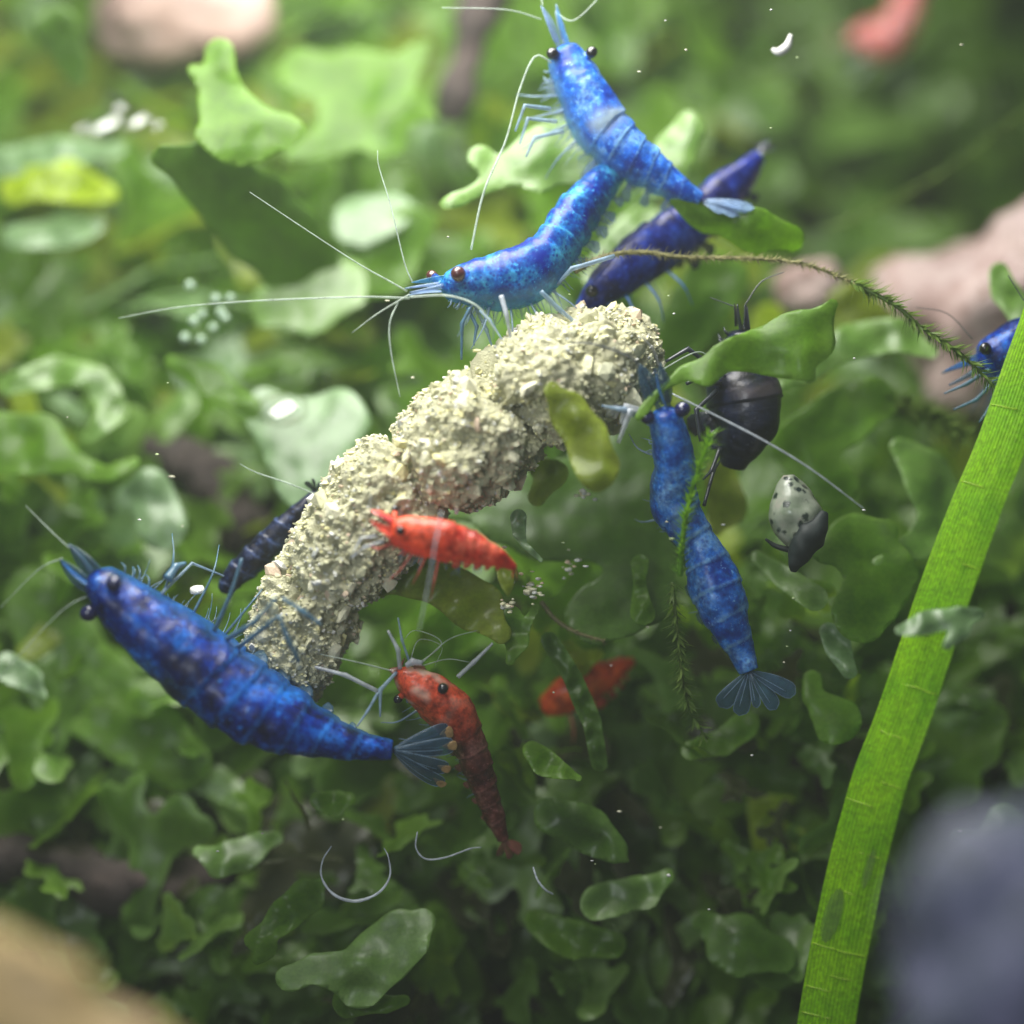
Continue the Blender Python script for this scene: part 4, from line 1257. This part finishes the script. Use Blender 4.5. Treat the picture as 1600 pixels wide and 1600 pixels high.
# ------------------------------------------------------------------ long grass blade
def grass_blade():
    pts = [(1640, 470, -.3, 38), (1610, 560, -.4, 40), (1566, 690, -.6, 42), (1518, 810, -.7, 44), (1464, 960, -.8, 45), (1418, 1100, -.8, 46), (1368, 1240, -.8, 47), (1328, 1400, -.7, 48), (1294, 1580, -.6, 48), (1276, 1720, -.6, 48)]
    root = empty('grass_blade', P(1464, 960, -.8), 'long bright yellow-green ribbed grass blade crossing the right side of the picture', 'aquatic plant')
    W, r = px_curve(pts, 160)
    r = [x * .94 for x in r]
    Wn = np.array([tuple(p) for p in W])
    T, _ = frames(Wn)
    nn = (-F_ + U_ * .9 - R_ * .25).normalized()
    nk = 97
    v, f, S_, N_ = [], [], [], []
    for i in range(160):
        t = Vector(T[i])
        N = nn - nn.dot(t) * t
        N.normalize()
        S = t.cross(N)
        S_.append(S); N_.append(N)
        for k in range(nk):
            q = -1 + 2 * k / (nk - 1)
            h = .06 * (1 - q * q) + .005 * math.cos(q * math.pi * 15) * (1 - abs(q) ** 6) + .02 * noise.noise(Vector((i * .08, q * 2, 0)))
            v.append(W[i] + S * (q * r[i] * (1 + .02 * noise.noise(Vector((i * .11, 9, q))))) + N * h)
    for i in range(159):
        for k in range(nk - 1):
            a = i * nk + k
            f.append((a, a + 1, a + nk + 1, a + nk))
    m, nt, out = new_mat('grass_blade')
    n1 = tex(nt, .9, 4, .6)
    n2 = tex(nt, 14, 4, .7)
    r1 = ramp(nt, [(.3, (.21, .53, .002)), (.7, (.40, .74, .003))])
    nt.links.new(n1.outputs[0], r1.inputs[0])
    r2 = ramp(nt, [(.32, (.55, .6, .5)), (.6, (1.05, 1.05, 1)), (.75, (1.5, 1.4, 1.4))])
    nt.links.new(n2.outputs[0], r2.inputs[0])
    at = nd(nt, 'ShaderNodeAttribute', attribute_name='groove')
    col = mixc(nt, r1.outputs[0], r2.outputs[0], 1.0, 'MULTIPLY')
    col = mixc(nt, col, (.09, .27, .004), math_n(nt, 'MULTIPLY', at.outputs['Fac'], .55))
    pb = nd(nt, 'ShaderNodeBsdfPrincipled')
    pb.inputs['Roughness'].default_value = .5
    pb.inputs['Specular IOR Level'].default_value = .25
    nt.links.new(col, pb.inputs['Base Color'])
    tr = nd(nt, 'ShaderNodeBsdfTranslucent')
    nt.links.new(mixc(nt, col, (1.7, 1.8, 1.2), 1.0, 'MULTIPLY'), tr.inputs[0])
    nt.links.new(mix_sh(nt, pb.outputs[0], tr.outputs[0], .62), out.inputs[0])
    gr = []
    for i in range(160):
        for k in range(nk):
            q = -1 + 2 * k / (nk - 1)
            gr.append(max(0, -math.cos(q * math.pi * 15)) * (.5 + .6 * max(0, noise.noise(Vector((i * .05, q * 6, 4))) + .4)))
    make('blade', v, f, m, root, True, {'groove': gr})
    m_v = leaf_mat('blade_septum', (.30, .50, .02), (.38, .58, .03), (.6, .8, .05), .4)
    # cross walls: thin raised ridges between the long cells
    rr = random.Random(3)
    for (py, q0, q1) in [(520, -.9, .2), (640, -.2, .95), (765, -.1, .9), (875, -.95, -.3), (992, .0, .95), (1072, -.9, .4), (1150, -.3, .6), (1222, -.9, -.1), (1262, -.1, .95), (1330, -.8, 0), (1396, -.2, .2), (1482, -.95, .0), (1484, .05, .95), (1525, -.7, .1), (1545, .0, .9), (1588, -.2, .9)]:
        i = int(np.argmin([abs((800 - (p.dot(U_) / ((DIST + p.dot(F_)) / DIST)) * 100) - py) for p in W]))
        C = []
        for q in np.linspace(q0, q1, 12):
            C.append(W[i] + S_[i] * (q * r[i]) + N_[i] * (.06 * (1 - q * q) + .006) + Vector(T[i]) * (.018 * noise.noise(Vector((q * 2, py, 0)))))
        vv, ff = tube_geo(C, [.007 + .006 * rr.random() for _ in C], 6)
        make('cross_wall', vv, ff, m_v, root)
    # two thin worn patches where the green tissue is gone
    m_h = clear_mat('worn_tissue', (.07, .14, .02), .45)
    for (px, py, a, b) in [(1292, 1420, 13, 42), (1345, 1345, 6, 30)]:
        vv, ff = [P(px, py, -1.0) + N_[100] * .02], []
        for k in range(24):
            th = 2 * math.pi * k / 24
            x = px + a * math.cos(th) * (1 + .25 * noise.noise(Vector((k, py, 0)))) + .26 * b * math.sin(th)
            y = py - b * math.sin(th) * (1 + .2 * noise.noise(Vector((k, px, 3))))
            base = P(x, y, 0)
            # drop onto the blade surface
            j = int(np.argmin(np.linalg.norm(Wn - np.array(P(x, y, -.75)), axis=1)))
            dpt = (W[j] - base).dot(N_[j]) / max(.2, (-F_).dot(N_[j]))
            vv.append(base - F_ * (dpt + .085))
        vv[0] = sum(vv[1:], Vector()) / 24
        for k in range(24):
            ff.append((0, 1 + k, 1 + (k + 1) % 24))
        make('worn_patch', vv, ff, m_h, root)


grass_blade()

# ------------------------------------------------------------------ moss strands
m_moss = leaf_mat('moss_leaf', (.07, .13, .02), (.16, .24, .05), (.25, .4, .06), .4)
m_moss_b = leaf_mat('moss_old', (.16, .15, .06), (.32, .30, .16), (.3, .35, .12), .3)
m_moss_g = leaf_mat('moss_fresh', (.08, .22, .01), (.16, .36, .02), (.3, .6, .03), .45)


def moss(label, pts, nleaf, ln, mat, stem_r=3.0, n=80, spread=1.0):
    W, _r = px_curve([tuple(p[:3]) + (stem_r,) for p in pts], n)
    root = empty('moss_strand', W[n // 2], label, 'moss')
    v, f = tube_geo(W, [stem_r / 100 * (1 - .5 * i / n) for i in range(n)], 7)
    make('stem', v, f, mat, root)
    Wn = np.array([tuple(p) for p in W])
    T, N = frames(Wn)
    rr = random.Random(int(pts[0][0]))
    mb = MB()
    for q in range(nleaf):
        i = rr.randint(0, n - 1)
        a, b = N[i]
        th = rr.uniform(0, 6.28)
        out = a * math.cos(th) + b * math.sin(th)
        t = Vector(T[i])
        L = ln / 100 * rr.uniform(.5, 1.3)
        d = (out * rr.uniform(.6, 1.2) * spread + t * rr.uniform(.3, 1.0)).normalized()
        s = t.cross(out).normalized()
        p0 = W[i]
        wd = L * .09
        p1 = p0 + d * L * .5
        p2 = p0 + d * L + out * L * .12
        mb.add([p0 - s * wd * .4, p0 + s * wd * .4, p1 + s * wd, p1 - s * wd, p2, p1 + out * wd * .5], [(0, 1, 5), (1, 2, 5), (2, 4, 5), (4, 3, 5), (3, 0, 5)])
    o = make('leaflets', mb.v, mb.f, mat, root)
    tag(o, kind='stuff')
    return root


moss('fuzzy dark green moss strand running down past the pink stone to the grass blade', [(1330, 440, .5), (1400, 478, .3), (1440, 512, .2), (1500, 552, .1), (1560, 610, 0)], 330, 26, m_moss, 4, 80, 1.0)
moss('pale threadbare moss stem running level above the dark indigo shrimp', [(898, 425, .4), (940, 402, .5), (1000, 394, .6), (1070, 402, .6), (1180, 404, .6), (1260, 414, .6), (1330, 440, .5)], 1000, 13, m_moss_b, 4.5, 110, 1.0)
moss('fresh green moss sprig lying over the right blue shrimp', [(1062, 900, -.5), (1068, 830, -.6), (1080, 770, -.7), (1096, 720, -.8), (1110, 680, -.8)], 380, 19, m_moss_g, 5, 60, .8)
moss('dull moss strand hanging beside the right blue shrimp tail', [(1050, 910, .1), (1058, 980, .2), (1064, 1040, .3), (1075, 1100, .4), (1100, 1150, .5)], 320, 22, m_moss, 3, 60, 1.2)
moss('curved brown moss twig below the broad dark frond', [(845, 940, .6), (868, 968, .55), (900, 988, .5), (945, 1002, .5)], 260, 9, m_moss_b, 4, 50, 1)
moss('fuzzy moss tuft spreading right of the pale wavy frond', [(1310, 650, 3.0), (1370, 630, 2.6), (1430, 640, 2.4), (1500, 680, 2.4)], 900, 34, m_moss, 2, 60, 1.6)
moss('faint moss stem slanting up to the right edge in the far background', [(1290, 360, 5.5), (1400, 310, 5.5), (1500, 250, 5.5), (1620, 160, 5.6)], 160, 22, m_moss, 3, 60, 1)

# ------------------------------------------------------------------ spotted snail
def snail():
    root = empty('pond_snail', P(1240, 820, .2), 'small pale snail with dark spots and a black foot, right of the medium blue shrimp', 'snail')
    m, nt, out = new_mat('spotted_shell')
    n1 = tex(nt, 3, 3)
    r1 = ramp(nt, [(.3, (.14, .18, .12)), (.55, (.30, .33, .26)), (.75, (.42, .36, .32))])
    nt.links.new(n1.outputs[0], r1.inputs[0])
    tc = nt.nodes.new('ShaderNodeTexCoord')
    vo = nd(nt, 'ShaderNodeTexVoronoi')
    vo.inputs['Scale'].default_value = 6.0
    nz = tex(nt, 9, 3)
    nt.links.new(mixc(nt, tc.outputs['Object'], nz.outputs[1], .10), vo.inputs['Vector'])
    rs = ramp(nt, [(.22, (1, 1, 1)), (.40, (0, 0, 0))])
    nt.links.new(vo.outputs[0], rs.inputs[0])
    pb = nd(nt, 'ShaderNodeBsdfPrincipled')
    nt.links.new(mixc(nt, r1.outputs[0], (.01, .02, .02), rs.outputs[0]), pb.inputs['Base Color'])
    pb.inputs['Roughness'].default_value = .3
    pb.inputs['Coat Weight'].default_value = .25
    tp = nd(nt, 'ShaderNodeBsdfTransparent')
    nt.links.new(mix_sh(nt, pb.outputs[0], tp.outputs[0], .22), out.inputs[0])
    W, r = px_curve([(1232, 742, .2, 8), (1234, 760, .2, 24), (1240, 790, .2, 38), (1250, 822, .2, 40), (1262, 848, .2, 26), (1270, 862, .2, 8)], 40)
    v, f = tube_geo(W, r, 28)
    v = [p + (p - Vector(W[min(39, i // 28)])) * (.16 * noise.noise(p * 3.5)) for i, p in enumerate(v)]
    make('shell', v, f, m, root)
    mb_m = plain_mat('snail_foot_black', (.008, .014, .014), .6, .3, 0)
    W, r = px_curve([(1288, 800, -.05, 6), (1278, 822, -.1, 17), (1264, 842, -.12, 22), (1251, 862, -.1, 19), (1243, 880, -.08, 13), (1240, 893, -.05, 5)], 40)
    v, f = tube_geo(W, r, 16)
    v = [p + (p - Vector(W[min(39, i // 16)])) * (.28 * noise.noise(p * 5)) for i, p in enumerate(v)]
    make('foot', v, f, mb_m, root)
    W, r = px_curve([(1196, 842, .3, 2), (1212, 853, .3, 4), (1236, 860, .2, 5)], 14)
    v, f = tube_geo(W, r, 8)
    make('mantle_edge', v, f, mb_m, root)


snail()

# ------------------------------------------------------------------ bubbles, threads, specks
def bubble_mat():
    m, nt, out = new_mat('air_bubble')
    gl = nd(nt, 'ShaderNodeBsdfGlossy')
    gl.inputs['Roughness'].default_value = .06
    tp = nd(nt, 'ShaderNodeBsdfTransparent')
    lw = nd(nt, 'ShaderNodeLayerWeight')
    lw.inputs[0].default_value = .35
    r = ramp(nt, [(.35, (.10, .10, .10)), (.92, (.85, .85, .85))])
    nt.links.new(lw.outputs['Facing'], r.inputs[0])
    nt.links.new(mix_sh(nt, tp.outputs[0], gl.outputs[0], r.outputs[0]), out.inputs[0])
    return m


m_bub = bubble_mat()


def bubble(label, px, py, d, r, group=None, st=1.0):
    c = P(px, py, d)
    v, f = sphere_geo(c, r / 100, 24, 16, (0, 0, 1), st)
    return tag(make('air_bubble', v, f, m_bub, None, True, None, c), label, 'bubble', group)


for lab, x, y, r in [('largest air bubble of the cluster at the top left', 165, 196, 46), ('second air bubble of the top left cluster, right of the largest', 215, 190, 34),
                     ('small air bubble on the left rim of the top left cluster', 128, 200, 22), ('small air bubble on the upper rim of the top left cluster', 186, 168, 20), ('small air bubble at the right end of the top left cluster', 246, 196, 18)]:
    bubble(lab, x, y, 4.6, r, None, .62)
bubble('flattened air bubble on the large pale round frond left of the pellet', 442, 640, 2.2, 44, None, .55)
for (x, y, r) in [(297, 446, 9), (337, 467, 9), (360, 466, 8), (345, 488, 9), (352, 497, 8), (316, 491, 8), (303, 502, 9), (333, 512, 8), (289, 528, 9), (314, 531, 8)]:
    c = P(x, y, 2.9)
    v, f = sphere_geo(c, r / 100, 12, 8)
    tag(make('air_bubble', v, f, plain_mat('pearl_bubble', (.30, .42, .30), .2, .8) if 'pearl_bubble' not in bpy.data.materials else bpy.data.materials['pearl_bubble'], None, True, None, c),
        'tiny pearly bubble in the group on the dark leaf left of the pellet', 'bubble', 'pearly bubbles left of the pellet')
V, F = CM[3]
tag(make('pale_grain', [P(308, 921, -.15) + Vector(p) * .17 for p in V], F, CR[4], None, True, None, P(308, 921, -.15)), 'rounded pale grain between the big shrimp and the pellet end', 'crumb')

m_thread = clear_mat('silver_thread', (.50, .55, .62), .42, .25, None, .8)


def thread(label, pts, n=40):
    W, r = px_curve(pts, n)
    v, f = tube_geo(W, [.62 * x * (1 + .35 * noise.noise(Vector((i * .6, 1, 2)))) for i, x in enumerate(r)], 7)
    return tag(make('curled_thread', v, f, m_thread, None, True, None, W[n // 2]), label, 'shed feeler')


thread('silvery thread curled into an open ring at the lower left of centre', [(518, 1322, .2, 2), (504, 1345, .1, 2.4), (503, 1372, 0, 3), (522, 1398, -.1, 4), (555, 1408, -.1, 4.5), (590, 1396, -.1, 3.6), (609, 1370, 0, 3), (607, 1340, .1, 1.8), (600, 1325, .2, 1.2)])
thread('faint silvery thread curving below the rusty shrimp tail', [(652, 1300, .4, 2), (650, 1325, .3, 2), (665, 1342, .3, 2.4), (695, 1340, .3, 2.4), (735, 1326, .4, 2), (752, 1324, .4, 1.4)])
thread('thin rosy thread curl in the dark lower middle', [(833, 1355, .4, 2), (840, 1375, .3, 3), (852, 1390, .3, 3), (864, 1397, .4, 2.4)], 24)

m_spk = [plain_mat('speck_cream', (.45, .44, .32), .6), plain_mat('speck_white', (.5, .5, .48), .6), plain_mat('speck_green', (.30, .38, .18), .6)]
rr = random.Random(21)
SPECKS = [(1040, 32, 4), (1072, 78, 5), (1205, 200, 5), (999, 112, 6), (1246, 90, 4), (1503, 70, 5), (1205, 15, 6), (605, 470, 6), (1045, 462, 5), (1053, 490, 5), (645, 590, 6), (788, 855, 9), (1050, 842, 9), (1042, 815, 6),
          (218, 812, 6), (285, 822, 5), (262, 598, 4), (105, 652, 4), (245, 710, 7), (268, 745, 8), (1045, 1368, 7), (1108, 1421, 5), (968, 1268, 8), (536, 1280, 5), (1032, 1293, 4), (1240, 935, 5), (1235, 985, 4), (1225, 1035, 4), (1230, 1010, 4),
          (650, 1110, 4), (1500, 1298, 9), (1510, 1518, 6), (1350, 797, 6), (890, 460, 4), (865, 1082, 4), (695, 1078, 4), (955, 1040, 4), (540, 925, 4), (410, 1302, 6), (340, 1330, 5), (925, 1345, 4), (1460, 880, 4), (700, 370, 4), (1130, 820, 5),
          (930, 1350, 3), (745, 1140, 4), (1012, 980, 4), (1335, 560, 4), (1175, 1180, 5), (880, 848, 6), (915, 885, 7)]
for (x, y, r) in SPECKS:
    V, F = CM[rr.randint(0, 9)]
    c = P(x, y, rr.uniform(-.7, .1))
    o = make('food_speck', [c + Vector(p) * (r / 100 * .55) for p in V], F, m_spk[rr.randint(0, 2)], None, True, None, c)
    tag(o, 'tiny pale speck of food dust drifting in the water', 'speck', 'drifting food specks')
# crumbled bits caught in the plants
for (lab, x, y, d, n, s) in [('clump of pinkish grey crumbs caught beside the red shrimp tail', 832, 920, .1, 26, .20), ('pale yellowish crumb clump under the tiny olive lobe', 790, 945, .0, 14, .12),
                             ('loose crumb fallen against the pellet underside', 775, 760, .2, 14, .06), ('pale crumbs on the broad dark frond below the pellet', 915, 770, .5, 12, .14), ('pale torn tissue caught right of the red shrimp', 890, 880, .6, 12, .16)]:
    mb = MB()
    for q in range(n):
        V, F = CM[rr.randint(0, 9)]
        c = P(x, y, d) + Vector((rr.gauss(0, s * .6), rr.gauss(0, s * .5), rr.gauss(0, s * .6)))
        sz = rr.uniform(.025, .07)
        mb.add([c + Vector(p) * sz for p in V], F, None, rr.choice((0, 1, 2, 4, 5, 6)))
    tag(make('crumb_clump', mb.v, mb.f, None, None, True, None, P(x, y, d), CR, mb.m), lab, 'crumbs')

W, r = px_curve([(1206, 77, 1.0, 3), (1217, 81, 1.0, 7), (1230, 72, 1.0, 7), (1236, 54, 1.0, 3)], 24)
v, f = tube_geo(W, r, 8)
tag(make('crescent_flake', v, f, m_spk[1], None, True, None, W[12]), 'pale crescent-shaped flake drifting at the top, left of the pink shrimp', 'flake')
